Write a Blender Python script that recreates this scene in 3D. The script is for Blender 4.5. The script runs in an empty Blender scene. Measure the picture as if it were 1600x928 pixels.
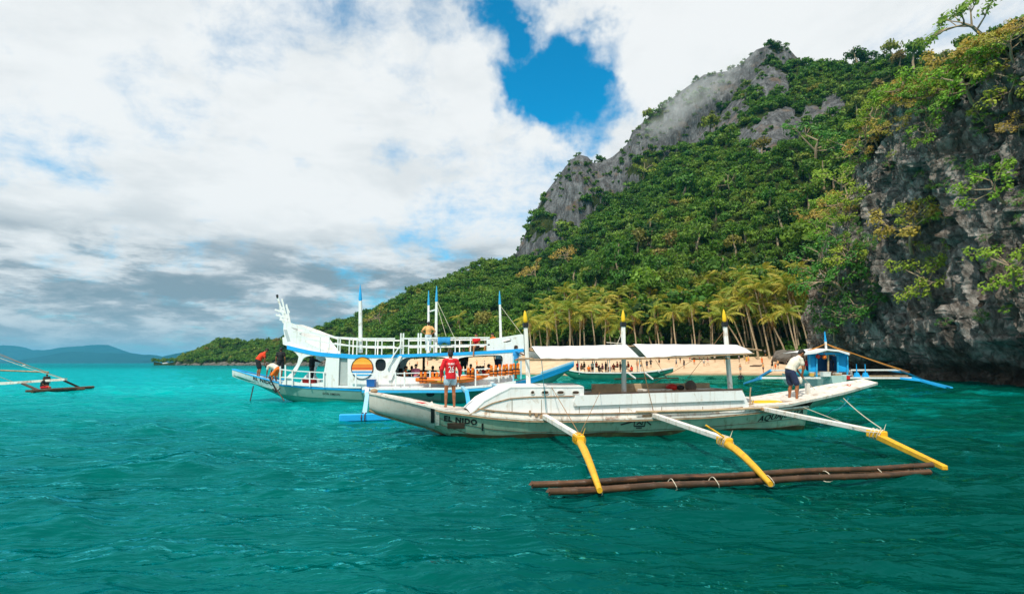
import bpy, bmesh, math, random
import numpy as np
from mathutils import Vector, Matrix, noise
from mathutils.bvhtree import BVHTree
R = math.radians
SC = bpy.context.scene
COL = SC.collection
random.seed(7)
rng = np.random.default_rng(11)

# ------------------------------------------------------------------ camera
CAM_Z = 2.05
F = 873.0                       # focal length in pixels of the 1600 px wide photograph
PITCH = math.atan(103.0 / F)
cam_d = bpy.data.cameras.new("camera")
cam_d.sensor_width = 36.0
cam_d.lens = F / 1600.0 * 36.0
cam_d.clip_start = 0.1
cam_d.clip_end = 40000.0
cam = bpy.data.objects.new("camera", cam_d)
cam.location = (0, 0, CAM_Z)
cam.rotation_euler = (math.pi / 2 + PITCH, 0, 0)
COL.objects.link(cam)
SC.camera = cam
CP, SP = math.cos(PITCH), math.sin(PITCH)

def ray(px, py):
    x = (px - 800.0) / F
    y = -(py - 464.0) / F
    return Vector((x, CP - y * SP, SP + y * CP))

def at(px, py, Y):
    d = ray(px, py)
    return Vector((0, 0, CAM_Z)) + d * (Y / d.y)

def at_z(px, py, z):
    d = ray(px, py)
    return Vector((0, 0, CAM_Z)) + d * ((z - CAM_Z) / d.z)

def to_px(p):
    x, y, z = p[0], p[1], p[2] - CAM_Z
    f = y * CP + z * SP
    u = -y * SP + z * CP
    return 800 + F * x / f, 464 - F * u / f

# ------------------------------------------------------------------ light and view
SUN_AZ = math.atan2(-0.26, -0.60)        # measured from +Y towards +X
SUN_EL = R(54)
sun_d = bpy.data.lights.new("sun", 'SUN')
sun_d.energy = 4.4
sun_d.angle = R(0.5)
sun_d.color = (1.0, 0.93, 0.80)
sun = bpy.data.objects.new("sun", sun_d)
sv = Vector((math.sin(SUN_AZ) * math.cos(SUN_EL), math.cos(SUN_AZ) * math.cos(SUN_EL), math.sin(SUN_EL)))
sun.rotation_euler = sv.to_track_quat('Z', 'Y').to_euler()
sun.location = (30, -40, 80)
COL.objects.link(sun)
SC.view_settings.view_transform = 'Standard'
SC.view_settings.look = 'None'
SC.view_settings.exposure = 0.0
SC.view_settings.gamma = 1.0
SC.cycles.max_bounces = 6
SC.cycles.diffuse_bounces = 2
SC.cycles.glossy_bounces = 3
SC.cycles.transmission_bounces = 3
SC.cycles.transparent_max_bounces = 6
SC.cycles.volume_bounces = 1
SC.cycles.sample_clamp_indirect = 4.0

class NT:
    """small helper to write node trees"""
    def __init__(s, tree):
        s.t = tree
        tree.nodes.clear()
    def n(s, kind, **kw):
        nd = s.t.nodes.new(kind)
        for k, v in kw.items():
            if k.startswith('i_'):
                key = k[2:]
                s.set(nd, int(key) if key.isdigit() else key.replace('_', ' '), v)
            else:
                setattr(nd, k, v)
        return nd
    def set(s, nd, key, v):
        sock = nd.inputs[key]
        if isinstance(v, bpy.types.NodeSocket):
            s.t.links.new(v, sock)
        elif isinstance(v, bpy.types.Node):
            s.t.links.new(v.outputs[0], sock)
        else:
            sock.default_value = v
    def m(s, op, a, b=0.0, c=0.0, clamp=False):
        nd = s.t.nodes.new('ShaderNodeMath'); nd.operation = op; nd.use_clamp = clamp
        s.set(nd, 0, a); s.set(nd, 1, b); s.set(nd, 2, c)
        return nd.outputs[0]
    def vm(s, op, a, b=(0, 0, 0), scale=None):
        nd = s.t.nodes.new('ShaderNodeVectorMath'); nd.operation = op
        s.set(nd, 0, a); s.set(nd, 1, b)
        if scale is not None: s.set(nd, 'Scale', scale)
        return nd.outputs['Value'] if op in ('DOT_PRODUCT', 'LENGTH', 'DISTANCE') else nd.outputs[0]
    def mr(s, v, a, b, c=0.0, d=1.0, smooth=True):
        nd = s.t.nodes.new('ShaderNodeMapRange')
        nd.interpolation_type = 'SMOOTHSTEP' if smooth else 'LINEAR'
        for i, x in enumerate((v, a, b, c, d)): s.set(nd, i, x)
        return nd.outputs[0]
    def mix(s, f, a, b, mode='MIX'):
        nd = s.t.nodes.new('ShaderNodeMix'); nd.data_type = 'RGBA'; nd.blend_type = mode
        s.set(nd, 0, f)
        for i, v in ((6, a), (7, b)):
            if isinstance(v, tuple) and len(v) == 3: v = (*v, 1)
            s.set(nd, i, v)
        return nd.outputs[2]
    def noise(s, vec, scale=5.0, detail=4.0, rough=0.55, dist=0.0, lac=2.0):
        nd = s.t.nodes.new('ShaderNodeTexNoise')
        if vec is not None: s.set(nd, 'Vector', vec)
        s.set(nd, 'Scale', scale); s.set(nd, 'Detail', detail); s.set(nd, 'Roughness', rough)
        s.set(nd, 'Distortion', dist); s.set(nd, 'Lacunarity', lac)
        return nd
    def ramp(s, fac, stops, mode='LINEAR'):
        nd = s.t.nodes.new('ShaderNodeValToRGB')
        cr = nd.color_ramp; cr.interpolation = mode
        while len(cr.elements) < len(stops): cr.elements.new(0.5)
        for e, (p, c) in zip(cr.elements, stops):
            e.position = p; e.color = (*c, 1) if len(c) == 3 else c
        s.set(nd, 0, fac)
        return nd.outputs[0]

# sky: physical sky seen through a broken cloud layer
world = bpy.data.worlds.new("World")
SC.world = world
world.use_nodes = True
w = NT(world.node_tree)
sky = w.n('ShaderNodeTexSky', sky_type='NISHITA', sun_disc=False)
sky.sun_elevation = SUN_EL
sky.sun_rotation = SUN_AZ
sky.altitude = 0; sky.air_density = 1.0; sky.dust_density = 0.4; sky.ozone_density = 2.5
dirv = w.vm('NORMALIZE', w.n('ShaderNodeTexCoord').outputs['Generated'])
sep = w.n('ShaderNodeSeparateXYZ', i_0=dirv)
zc = w.m('MAXIMUM', sep.outputs[2], 0.0)
inv = w.m('DIVIDE', 1.0, w.m('ADD', zc, 0.16))
plane = w.vm('SCALE', dirv, scale=inv)
n_big = w.noise(plane, 1.25, 9, 0.56, 0.35)
warpn = w.noise(dirv, 5.0, 5, 0.6)
warp = w.vm('SCALE', w.vm('SUBTRACT', warpn.outputs['Color'], (0.5, 0.5, 0.5)), scale=0.26)
dw = w.vm('NORMALIZE', w.vm('ADD', dirv, warp))
holes = None
for px, py, r0, r1, wt in ((815, 5, 0.5, 4.5, 0.36), (815, 85, 0.5, 4.5, 0.34), (880, 95, 0.5, 6.0, 0.44), (930, 115, 0.5, 5.5, 0.34), (945, 190, 0.5, 4.5, 0.40), (795, 145, .3, 3.2, .28), (870, 150, 0.3, 4.0, 0.2),
                           (735, 30, 0.5, 5.0, 0.24), (620, 80, 0.5, 8.0, 0.20), (460, 50, 0.5, 9.0, 0.22), (580, 225, 0.2, 3.5, 0.22), (660, 415, 0.2, 3.5, 0.15), (700, 270, .3, 5, .10), (880, 265, .2, 2.5, .08)):
    d = ray(px, py).normalized()
    dt = w.vm('DOT_PRODUCT', dw, tuple(d))
    b = w.m('MULTIPLY', w.mr(dt, math.cos(R(r1)), math.cos(R(r0))), wt * 0.86)
    holes = b if holes is None else w.m('ADD', holes, b)
cov = w.m('SUBTRACT', w.m('ADD', n_big.outputs[0], 0.29), holes)
fine = w.noise(plane, 5.0, 9, 0.64, 0.2)
cov = w.m('ADD', cov, w.m('MULTIPLY', w.m('SUBTRACT', fine.outputs[0], 0.5), 0.42))
fine2 = w.noise(dirv, 16.0, 8, 0.66, 0.3)
cov = w.m('ADD', cov, w.m('MULTIPLY', w.m('SUBTRACT', fine2.outputs[0], 0.5), 0.5))
dens = w.mr(cov, 0.33, 0.80)
shade = w.noise(w.vm('ADD', plane, (3.1, 7.7, 0.0)), 2.1, 9, 0.58, 0.2)
shade2 = w.noise(w.vm('MULTIPLY', dirv, (2.6, 2.6, 9.5)), 2.3, 9, 0.60, 0.15)
low = w.mr(sep.outputs[2], 0.25, 0.13)
dark = w.m('ADD', w.m('MULTIPLY', w.mr(shade.outputs[0], 0.58, 0.34), 0.24),
           w.m('MULTIPLY', low, w.mr(shade2.outputs[0], 0.30, 0.62)), clamp=True)
ccol = w.ramp(dark, [(0.0, (9.0, 9.3, 9.4)), (0.40, (6.6, 7.15, 7.45)), (0.72, (3.6, 4.35, 4.9)), (1.0, (2.5, 3.4, 4.0))])
skyc = w.mix(1.0, sky.outputs[0], (0.06, 1.50, 1.82), 'MULTIPLY')
hz = w.mr(sep.outputs[2], 0.11, 0.0)
allc = w.mix(dens, skyc, ccol)
allc = w.mix(w.m('MULTIPLY', hz, 0.75), allc, (3.1, 4.1, 4.7))
bg = w.n('ShaderNodeBackground', i_0=allc, i_1=0.1)
w.n('ShaderNodeOutputWorld', i_0=bg)

# ------------------------------------------------------------------ materials
def coords(t, kind='Object', stretch=(1, 1, 1)):
    tc = t.n('ShaderNodeTexCoord')
    return t.vm('MULTIPLY', tc.outputs[kind], stretch)

MATS = {}
def pmat(name, col, rough=0.6, var=0.18, scale=2.5, dirt=None, amt=0.4, dscale=1.6, dstretch=(1, 1, 1), bump=0.15,
         bscale=18.0, metal=0.0, spec=0.4, kind='Object', dirt2=None, amt2=0.0, streak=(14, 14, 1.2)):
    if name in MATS: return MATS[name]
    m = bpy.data.materials.new(name); m.use_nodes = True
    t = NT(m.node_tree)
    co = coords(t, kind)
    n1 = t.noise(co, scale, 5, 0.6, 0.2)
    v = t.mr(n1.outputs[0], 0.3, 0.7, 1.0 - var, 1.0 + var * 0.5, smooth=False)
    c = t.mix(1.0, (*col, 1), t.n('ShaderNodeCombineColor', i_0=v, i_1=v, i_2=v).outputs[0], 'MULTIPLY')
    if dirt:
        n2 = t.noise(t.vm('MULTIPLY', co, dstretch), dscale, 8, 0.68, 0.5)
        c = t.mix(t.mr(n2.outputs[0], 0.62 - 0.22 * amt, 0.80 - 0.16 * amt), c, dirt)
    if dirt2:
        n3 = t.noise(t.vm('MULTIPLY', co, streak), 1.0, 6, 0.62, 0.2)
        c = t.mix(t.m('MULTIPLY', t.mr(n3.outputs[0], 0.5, 0.74), amt2), c, dirt2)
    nb = t.noise(co, bscale, 5, 0.6)
    bp = t.n('ShaderNodeBump', i_Strength=bump, i_Distance=0.02, i_Height=nb.outputs[0])
    p = t.n('ShaderNodeBsdfPrincipled', i_Base_Color=c, i_Roughness=rough, i_Metallic=metal, i_Normal=bp.outputs[0])
    p.inputs['Specular IOR Level'].default_value = spec
    t.n('ShaderNodeOutputMaterial', i_0=p)
    MATS[name] = m
    return m

# ------------------------------------------------------------------ object helpers
def tag(o, label=None, cat=None, group=None, kind=None):
    if label: o['label'] = label
    if cat: o['category'] = cat
    if group: o['group'] = group
    if kind: o['kind'] = kind
    return o

def empty(name, loc=(0, 0, 0), rz=0.0, label=None, cat=None, group=None):
    o = bpy.data.objects.new(name, None)
    o.location = loc; o.rotation_euler = (0, 0, rz)
    o.empty_display_size = 0.3
    COL.objects.link(o)
    return tag(o, label, cat, group)

def link_mesh(name, me, parent=None, mat=None):
    if mat is not None:
        me.materials.clear(); me.materials.append(mat)
    o = bpy.data.objects.new(name, me)
    COL.objects.link(o)
    if parent is not None: o.parent = parent
    return o

def np_mesh(name, V, Fq, smooth=False):
    """mesh from numpy arrays, faces all with the same vertex count"""
    me = bpy.data.meshes.new(name)
    V = np.asarray(V, np.float32); Fq = np.asarray(Fq, np.int32)
    k = Fq.shape[1]
    me.vertices.add(len(V)); me.vertices.foreach_set("co", V.ravel())
    me.loops.add(Fq.size); me.loops.foreach_set("vertex_index", Fq.ravel())
    me.polygons.add(len(Fq)); me.polygons.foreach_set("loop_start", np.arange(0, Fq.size, k, dtype=np.int32))
    if smooth: me.polygons.foreach_set("use_smooth", np.ones(len(Fq), bool))
    me.update(calc_edges=True)
    return me

def fattr(me, name, arr):
    a = me.attributes.new(name, 'FLOAT', 'POINT')
    a.data.foreach_set("value", np.asarray(arr, np.float32))

def grid_faces(nu, nv):
    i = np.arange(nu - 1)[:, None] * nv + np.arange(nv - 1)[None, :]
    return np.stack([i, i + nv, i + nv + 1, i + 1], -1).reshape(-1, 4)

class MB:
    """collects boxes, bars, tubes and sheets for ONE part"""
    def __init__(s): s.v = []; s.f = []
    def add(s, vs, fs):
        b = len(s.v); s.v += [tuple(v) for v in vs]; s.f += [tuple(b + i for i in f) for f in fs]; return s
    def box(s, c, d, rz=0.0, taper=1.0):
        x, y, z = d[0] / 2, d[1] / 2, d[2] / 2
        cr, sr = math.cos(rz), math.sin(rz)
        vs = []
        for k, tp in ((-1, 1.0), (1, taper)):
            for a, b in ((-1, -1), (1, -1), (1, 1), (-1, 1)):
                px, py = a * x * tp, b * y * tp
                vs.append((c[0] + px * cr - py * sr, c[1] + px * sr + py * cr, c[2] + k * z))
        return s.add(vs, [(3, 2, 1, 0), (4, 5, 6, 7), (0, 1, 5, 4), (1, 2, 6, 5), (2, 3, 7, 6), (3, 0, 4, 7)])
    def bar(s, p, q, w=0.05, h=None, up=(0, 0, 1), w2=None, h2=None):
        h = w if h is None else h; w2 = w if w2 is None else w2; h2 = h if h2 is None else h2
        p, q = Vector(p), Vector(q)
        d = (q - p).normalized(); u = Vector(up)
        if abs(d.dot(u)) > 0.98: u = Vector((0, 1, 0))
        a = d.cross(u).normalized(); b = a.cross(d).normalized()
        vs = []
        for c, ww, hh in ((p, w, h), (q, w2, h2)):
            for i, j in ((-1, -1), (1, -1), (1, 1), (-1, 1)):
                vs.append(c + a * (i * ww / 2) + b * (j * hh / 2))
        return s.add(vs, [(0, 1, 2, 3), (7, 6, 5, 4), (4, 5, 1, 0), (5, 6, 2, 1), (6, 7, 3, 2), (7, 4, 0, 3)])
    def tube(s, pts, r, n=8, cap=True):
        pts = [Vector(p) for p in pts]
        rs = r if isinstance(r, (list, tuple)) else [r] * len(pts)
        rings = []
        pa = None
        for i, p in enumerate(pts):
            d = (pts[min(i + 1, len(pts) - 1)] - pts[max(i - 1, 0)])
            if d.length < 1e-9: d = Vector((0, 0, 1))
            d.normalize()
            if pa is None:
                u = Vector((0, 0, 1)) if abs(d.z) < 0.9 else Vector((1, 0, 0))
                a = d.cross(u).normalized()
            else:
                a = (pa - d * pa.dot(d)).normalized()
            pa = a
            b = d.cross(a)
            rings.append([p + (a * math.cos(2 * math.pi * k / n) + b * math.sin(2 * math.pi * k / n)) * rs[i] for k in range(n)])
        return s.loft(rings, closed=True, cap=cap)
    def loft(s, rings, closed=False, cap=False):
        n = len(rings[0]); b = len(s.v)
        for rg in rings: s.v += [tuple(v) for v in rg]
        for i in range(len(rings) - 1):
            for k in range(n if closed else n - 1):
                k2 = (k + 1) % n
                s.f.append((b + i * n + k, b + i * n + k2, b + (i + 1) * n + k2, b + (i + 1) * n + k))
        if cap:
            s.f.append(tuple(b + k for k in range(n))[::-1])
            s.f.append(tuple(b + (len(rings) - 1) * n + k for k in range(n)))
        return s
    def prism(s, poly, vec):
        """flat polygon (3-D points) pushed along vec"""
        vec = Vector(vec); n = len(poly)
        vs = [Vector(p) for p in poly] + [Vector(p) + vec for p in poly]
        fs = [tuple(range(n))[::-1], tuple(range(n, 2 * n))] + [(i, (i + 1) % n, n + (i + 1) % n, n + i) for i in range(n)]
        return s.add(vs, fs)
    def ball(s, c, r, n=10, m=7):
        rr = r if isinstance(r, (tuple, list)) else (r, r, r)
        rings = []
        for i in range(m + 1):
            th = math.pi * i / m; q = max(math.sin(th), 0.02)
            rings.append([(c[0] + rr[0] * q * math.cos(2 * math.pi * k / n), c[1] + rr[1] * q * math.sin(2 * math.pi * k / n), c[2] - rr[2] * math.cos(th)) for k in range(n)])
        return s.loft(rings, closed=True, cap=True)
    def mesh(s, name, mat=None, smooth=False, bevel=0.0):
        me = bpy.data.meshes.new(name)
        me.from_pydata(s.v, [], s.f)
        bm = bmesh.new(); bm.from_mesh(me)
        bmesh.ops.recalc_face_normals(bm, faces=bm.faces)
        if bevel > 0:
            bmesh.ops.bevel(bm, geom=[e for e in bm.edges if e.is_manifold and e.calc_face_angle(0) > 0.6], offset=bevel, segments=1, affect='EDGES', clamp_overlap=True)
        bm.to_mesh(me); bm.free()
        if smooth:
            me.polygons.foreach_set("use_smooth", np.ones(len(me.polygons), bool))
            me.set_sharp_from_angle(angle=R(40))
        if mat: me.materials.append(mat)
        me.update()
        return me
    def build(s, name, mat, parent=None, smooth=False, bevel=0.0):
        return link_mesh(name, s.mesh(name, mat, smooth, bevel), parent)
# ------------------------------------------------------------------ sea
def ocean_tile(L, N, lmin, lmax, rms, wind, p=3.4, seed=1):
    g = np.random.default_rng(seed)
    k = np.fft.fftfreq(N, 1.0 / N) * 2 * np.pi / L
    KX, KY = np.meshgrid(k, k, indexing='ij')
    K = np.hypot(KX, KY); K[0, 0] = 1e9
    cosw = (KX * math.cos(wind) + KY * math.sin(wind)) / K
    P = K ** -p * (0.15 + np.abs(cosw) ** 2.5)
    P *= np.exp(-(K * lmin / (2 * np.pi)) ** 2) * np.exp(-((2 * np.pi / lmax) / K) ** 4)
    P[0, 0] = 0
    h = np.real(np.fft.ifft2(np.sqrt(P) * (g.normal(size=(N, N)) + 1j * g.normal(size=(N, N)))))
    h *= rms / h.std()
    h = h + 0.22 * (h * h) / rms - 0.22 * rms
    return h
def sample_tile(h, L, x, y):
    N = h.shape[0]
    u = (x / L % 1.0) * N; v = (y / L % 1.0) * N
    i = np.floor(u).astype(int); j = np.floor(v).astype(int)
    fu = u - i; fv = v - j
    i %= N; j %= N; i1 = (i + 1) % N; j1 = (j + 1) % N
    return (h[i, j] * (1 - fu) + h[i1, j] * fu) * (1 - fv) + (h[i, j1] * (1 - fu) + h[i1, j1] * fu) * fv
SEA_R = 14000.0
front = np.linspace(R(-52), R(52), 620)
side = np.linspace(R(52), R(308), 60)[1:-1]
ang = np.concatenate([front, side])
rad = np.concatenate([[0.05, 1.5], np.exp(np.linspace(math.log(3.0), math.log(60.0), 560)), np.exp(np.linspace(math.log(62.0), math.log(SEA_R), 150))])
A, Q = np.meshgrid(ang, rad, indexing='ij')
X = Q * np.sin(A); Y = Q * np.cos(A)
ta = ocean_tile(43.0, 512, 0.55, 6.0, 0.040, R(65), 3.2, 3)
tb = ocean_tile(13.7, 512, 0.12, 1.3, 0.009, R(100), 3.2, 5)
c1, s1 = math.cos(0.5), math.sin(0.5)
Z = sample_tile(ta, 43.0, X, Y) * np.clip(1.3 - Q / 220.0, 0, 1)
Z += sample_tile(tb, 13.7, X * c1 - Y * s1, X * s1 + Y * c1) * np.clip(1.2 - Q / 45.0, 0, 1)
Z[:, :2] = 0
Z = np.where(Q > 400, 0, Z)
na, nr = len(ang), len(rad)
idx = np.arange(na * nr).reshape(na, nr)
nx = np.roll(idx, -1, 0)
Fq = np.stack([idx[:, :-1], idx[:, 1:], nx[:, 1:], nx[:, :-1]], -1).reshape(-1, 4)
me = np_mesh("sea", np.stack([X, Y, Z], -1).reshape(-1, 3), Fq[:, ::-1], smooth=True)
if me.polygons[0].normal.z < 0: me.flip_normals()
m = bpy.data.materials.new("sea_water"); m.use_nodes = True
t = NT(m.node_tree)
co = t.n('ShaderNodeTexCoord').outputs['Object']
sx = t.n('ShaderNodeSeparateXYZ', i_0=co)
big = t.noise(t.vm('MULTIPLY', co, (0.6, 1.0, 1.0)), 0.03, 5, 0.55, 0.6)      # sand and reef patches of the bottom
med = t.noise(t.vm('MULTIPLY', co, (0.7, 1.2, 1.0)), 0.16, 6, 0.62, 1.4)
gx = t.m('ADD', sx.outputs[0], t.m('MULTIPLY', t.m('SUBTRACT', big.outputs[0], 0.5), 40.0))
gy = t.m('ADD', sx.outputs[1], t.m('MULTIPLY', t.m('SUBTRACT', big.outputs[0], 0.5), 60.0))
shallow = t.m('MULTIPLY', t.m('MULTIPLY', t.mr(gy, 14, 46), t.mr(gy, 330, 120)), t.mr(gx, 14, -16))
deepc = t.mix(t.mr(gx, -9, 9), (0.000, 0.150, 0.143), (0.000, 0.058, 0.037))
cc = t.mix(t.m('MULTIPLY', t.mr(med.outputs[0], 0.46, 0.66), 0.75), deepc, (0.000, 0.205, 0.185))
cc = t.mix(t.m('MULTIPLY', t.mr(med.outputs[0], 0.47, 0.32), 0.75), cc, (0.0, 0.052, 0.043))
cc = t.mix(t.m('MULTIPLY', t.mr(gy, 26, 8), t.mr(gx, -30, 12, .52, .80)), cc, (0.0, 0.036, 0.028))
cc = t.mix(shallow, cc, (0.000, 0.33, 0.335))
beachw = t.m('MULTIPLY', t.mr(sx.outputs[1], 84, 100), t.m('MULTIPLY', t.mr(sx.outputs[0], 0, 14), t.mr(sx.outputs[1], 150, 130)))
cc = t.mix(beachw, cc, (0.20, 0.22, 0.12))
far = t.m('MULTIPLY', t.mr(sx.outputs[1], 170, 420), 0.85)
cc = t.mix(far, cc, (0.004, 0.155, 0.165))
n1 = t.noise(t.vm('MULTIPLY', co, (0.7, 1.3, 1)), 0.8, 5, 0.58, 0.6)
n2 = t.noise(t.vm('MULTIPLY', co, (0.8, 1.3, 1)), 5.0, 4, 0.6, 0.8)
n3 = t.noise(t.vm('MULTIPLY', co, (0.5, 1.6, 1)), 0.22, 5, 0.6, 0.4)
b1 = t.n('ShaderNodeBump', i_Strength=1.0, i_Distance=0.14, i_Height=n1.outputs[0])
b4 = t.n('ShaderNodeBump', i_Strength=1.0, i_Distance=0.22, i_Height=t.m('ADD', n1.outputs[0], t.m('MULTIPLY', n2.outputs[0], 0.07)))
b2 = t.n('ShaderNodeBump', i_Strength=0.5, i_Distance=0.03, i_Height=n2.outputs[0], i_Normal=b1.outputs[0])
b3 = t.n('ShaderNodeBump', i_Strength=0.8, i_Distance=0.7, i_Height=n3.outputs[0], i_Normal=b2.outputs[0])
fr = t.n('ShaderNodeFresnel', i_IOR=1.27, i_Normal=b3.outputs[0])
df = t.n('ShaderNodeBsdfDiffuse', i_Color=cc, i_Normal=b4.outputs[0])
gl = t.n('ShaderNodeBsdfGlossy', i_Color=(0.11, 0.84, 0.88, 1), i_Roughness=0.05, i_Normal=b3.outputs[0])
t.n('ShaderNodeOutputMaterial', i_0=t.n('ShaderNodeMixShader', i_0=t.m('MULTIPLY', fr.outputs[0], 0.88), i_1=df, i_2=gl))
tag(link_mesh("sea", me, None, m), "choppy clear turquoise sea filling the bay", None, None, 'structure')

# ------------------------------------------------------------------ land: ridge, shore and cliff lines (pixel column, pixel row, distance)
ridge = [(240, 590, 560), (272, 580, 550), (284, 561, 545), (300, 555, 540), (325, 545, 530), (345, 535, 525), (380, 541, 520), (430, 537, 500), (455, 530, 470), (490, 520, 430), (530, 508, 400),
         (570, 496, 380), (620, 474, 365), (660, 452, 355), (700, 444, 350), (740, 428, 350), (775, 416, 365), (800, 410, 385), (806, 397, 396), (818, 372, 402), (832, 340, 405),
         (850, 305, 405), (878, 268, 405), (892, 250, 405), (905, 242, 405), (918, 245, 406), (928, 256, 408), (955, 247, 410), (980, 226, 410), (988, 206, 410), (1020, 178, 412),
         (1060, 146, 412), (1100, 117, 410), (1135, 112, 405), (1155, 103, 400), (1182, 78, 396), (1208, 69, 394), (1232, 76, 392), (1248, 94, 388), (1262, 106, 380), (1300, 108, 365),
         (1345, 100, 340), (1400, 92, 310), (1460, 92, 270), (1520, 88, 235), (1600, 60, 200), (1700, 40, 180), (1850, 50, 160), (2100, 120, 140)]
shore = [(240, 545), (283, 510), (330, 480), (400, 445), (500, 375), (600, 235), (640, 200), (700, 168), (780, 148), (850, 132), (1000, 124), (1280, 122), (1400, 120), (1600, 100), (2100, 90)]
base = [(800, 413), (806, 408), (840, 400), (873, 388), (905, 364), (935, 334), (958, 315), (1013, 286), (1051, 250), (1090, 216), (1130, 172), (1160, 136), (1185, 106), (1210, 96), (1236, 110), (1252, 100)]
OUTCROP = [(1193, 130, 42, 24), (1238, 90, 20, 18), (1185, 222, 36, 26), (1222, 196, 36, 24), (1105, 198, 26, 22), (1272, 182, 24, 16), (1150, 172, 22, 16), (1300, 170, 18, 18), (1137, 196, 16, 18), (1085, 228, 18, 16)]
NC, NR1, NR2, NB = 420, 96, 30, 14
pxs = np.linspace(240, 2050, NC)
ra = np.array(ridge, float); sh = np.array(shore, float); bs = np.array(base, float)
rpy = np.interp(pxs, ra[:, 0], ra[:, 1]); rY = np.interp(pxs, ra[:, 0], ra[:, 2])
sY = np.interp(pxs, sh[:, 0], sh[:, 1])
bpy_ = np.interp(pxs, bs[:, 0], bs[:, 1]); has = (pxs > 800) & (pxs < 1252)
T_rows = NR1 + NR2 + NB
TV = np.zeros((NC, T_rows, 3)); ROCK = np.zeros((NC, T_rows))
for c in range(NC):
    px = pxs[c]
    zr = at(px, rpy[c], rY[c]).z
    cd = 0.0
    if has[c]:
        hpx = max(bpy_[c] - rpy[c], 0)
        cd = min(26.0, hpx * 0.28)
        zb = min(at(px, bpy_[c], rY[c] - cd).z, zr)
    else:
        zb = zr
    Yb = rY[c] - cd
    z0 = -1.5
    for r in range(NR1):
        s = r / (NR1 - 1)
        Yv = sY[c] + (Yb - sY[c]) * s
        h = s ** 1.22
        flat = min(1.0, s / 0.10)
        z = z0 + (zb - z0) * (h * 0.93 + 0.07 * s) + 4.5 * flat * (1 - s) ** 3
        TV[c, r] = ((px - 800) / F * (Yv * CP + (z - CAM_Z) * SP), Yv, z)
    for r in range(NR2):
        s = (r + 1) / NR2
        Yv = Yb + cd * s ** 1.5 + 0.02 * s
        z = zb + (zr - zb) * (1 - (1 - s) ** 1.15)
        TV[c, NR1 + r] = ((px - 800) / F * (Yv * CP + (z - CAM_Z) * SP), Yv, z)
        ROCK[c, NR1 + r] = 1.0 if (has[c] and bpy_[c] - rpy[c] > 4) else 0.0
    for r in range(NB):
        s = (r + 1) / NB
        Yv = rY[c] + 14 + 130 * s
        z = zr - (zr + 2) * s ** 1.3
        q = TV[c, NR1 + NR2 - 1]
        TV[c, NR1 + NR2 + r] = (q[0] * Yv / q[1], Yv, z)
def fbm(p, sc, o=4): return noise.fractal(Vector(p) * sc, 0.9, 2.1, o)
for c in range(NC):
    for r in range(T_rows):
        p = TV[c, r]
        ppx, ppy = to_px(p)
        edge = min(1.0, r / 12.0)
        if ROCK[c, r] < 0.5 and r < NR1 + NR2:
            for ox, oy, a, b in OUTCROP:
                e = ((ppx - ox) / a) ** 2 + ((ppy - oy) / b) ** 2 + 0.5 * fbm(p, 0.06)
                if e < 1: ROCK[c, r] = 1.0
        if ROCK[c, r] > 0.5:
            if r >= NR1:
                g = fbm((p[0], p[1], p[2] * 0.35), 0.075, 5) * 2.2 + abs(fbm((p[0] * 1.6, p[1], p[2] * 0.25), 0.19, 4)) * 2.0
                fade = min(1.0, (NR1 + NR2 - r) / 8.0)
                p[1] -= (g + 0.5) * fade; p[0] -= g * 0.3 * fade
                if fbm((p[0], p[1], p[2]), 0.045, 3) > 0.42: ROCK[c, r] = 0.0
            else:
                g = fbm(p, 0.11, 5) * 2.2
                p[1] -= 2 + g; p[2] += g * 0.5
        elif r < NR1 + NR2:
            p[2] += (fbm((p[0], p[1], 3.0), 0.022, 4) * 6.0) * edge * min(1, (NR1 + NR2 - r) / 20.0)
terr_me = np_mesh("mountain", TV.reshape(-1, 3), grid_faces(NC, T_rows), smooth=True)
fattr(terr_me, "rock", ROCK.ravel())
if sum(q.normal.z for q in list(terr_me.polygons)[:2000]) < 0: terr_me.flip_normals()
def rock_nodes(t, co, light=1.0, streak=(1, 1, 0.25), sc=1.0):
    n1 = t.noise(t.vm('MULTIPLY', co, streak), 0.16 * sc, 8, 0.66, 0.5)
    n2 = t.noise(t.vm('MULTIPLY', co, streak), 0.85 * sc, 8, 0.7, 0.4)
    n3 = t.noise(co, 0.09 * sc, 4, 0.6, 0.2)
    v = t.m('ADD', t.m('MULTIPLY', n1.outputs[0], 0.55), t.m('MULTIPLY', n2.outputs[0], 0.45))
    L = light
    c = t.ramp(v, [(0.30, (0.022 * L, 0.023 * L, 0.025 * L)), (0.47, (0.085 * L, 0.086 * L, 0.09 * L)), (0.57, (0.19 * L, 0.195 * L, 0.205 * L)), (0.70, (0.36 * L, 0.365 * L, 0.37 * L))])
    c = t.mix(t.m('MULTIPLY', t.mr(n3.outputs[0], 0.56, 0.68), 0.4), c, (0.20, 0.115, 0.06))
    return c, n2
m = bpy.data.materials.new("mountain_ground"); m.use_nodes = True
t = NT(m.node_tree)
co = t.n('ShaderNodeTexCoord').outputs['Object']
rc, rn = rock_nodes(t, co, 0.86, (1.7, 1.7, 0.12), 0.9)
at_ = t.n('ShaderNodeAttribute', attribute_name="rock")
ns = t.noise(co, 0.25, 6, 0.65, 0.3)
f = t.mr(t.m('ADD', at_.outputs['Fac'], t.m('MULTIPLY', t.m('SUBTRACT', ns.outputs[0], 0.5), 1.1)), 0.38, 0.62)
gcol = t.ramp(ns.outputs[0], [(0.35, (0.012, 0.022, 0.006)), (0.6, (0.04, 0.055, 0.014)), (0.75, (0.10, 0.07, 0.03))])
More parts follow.
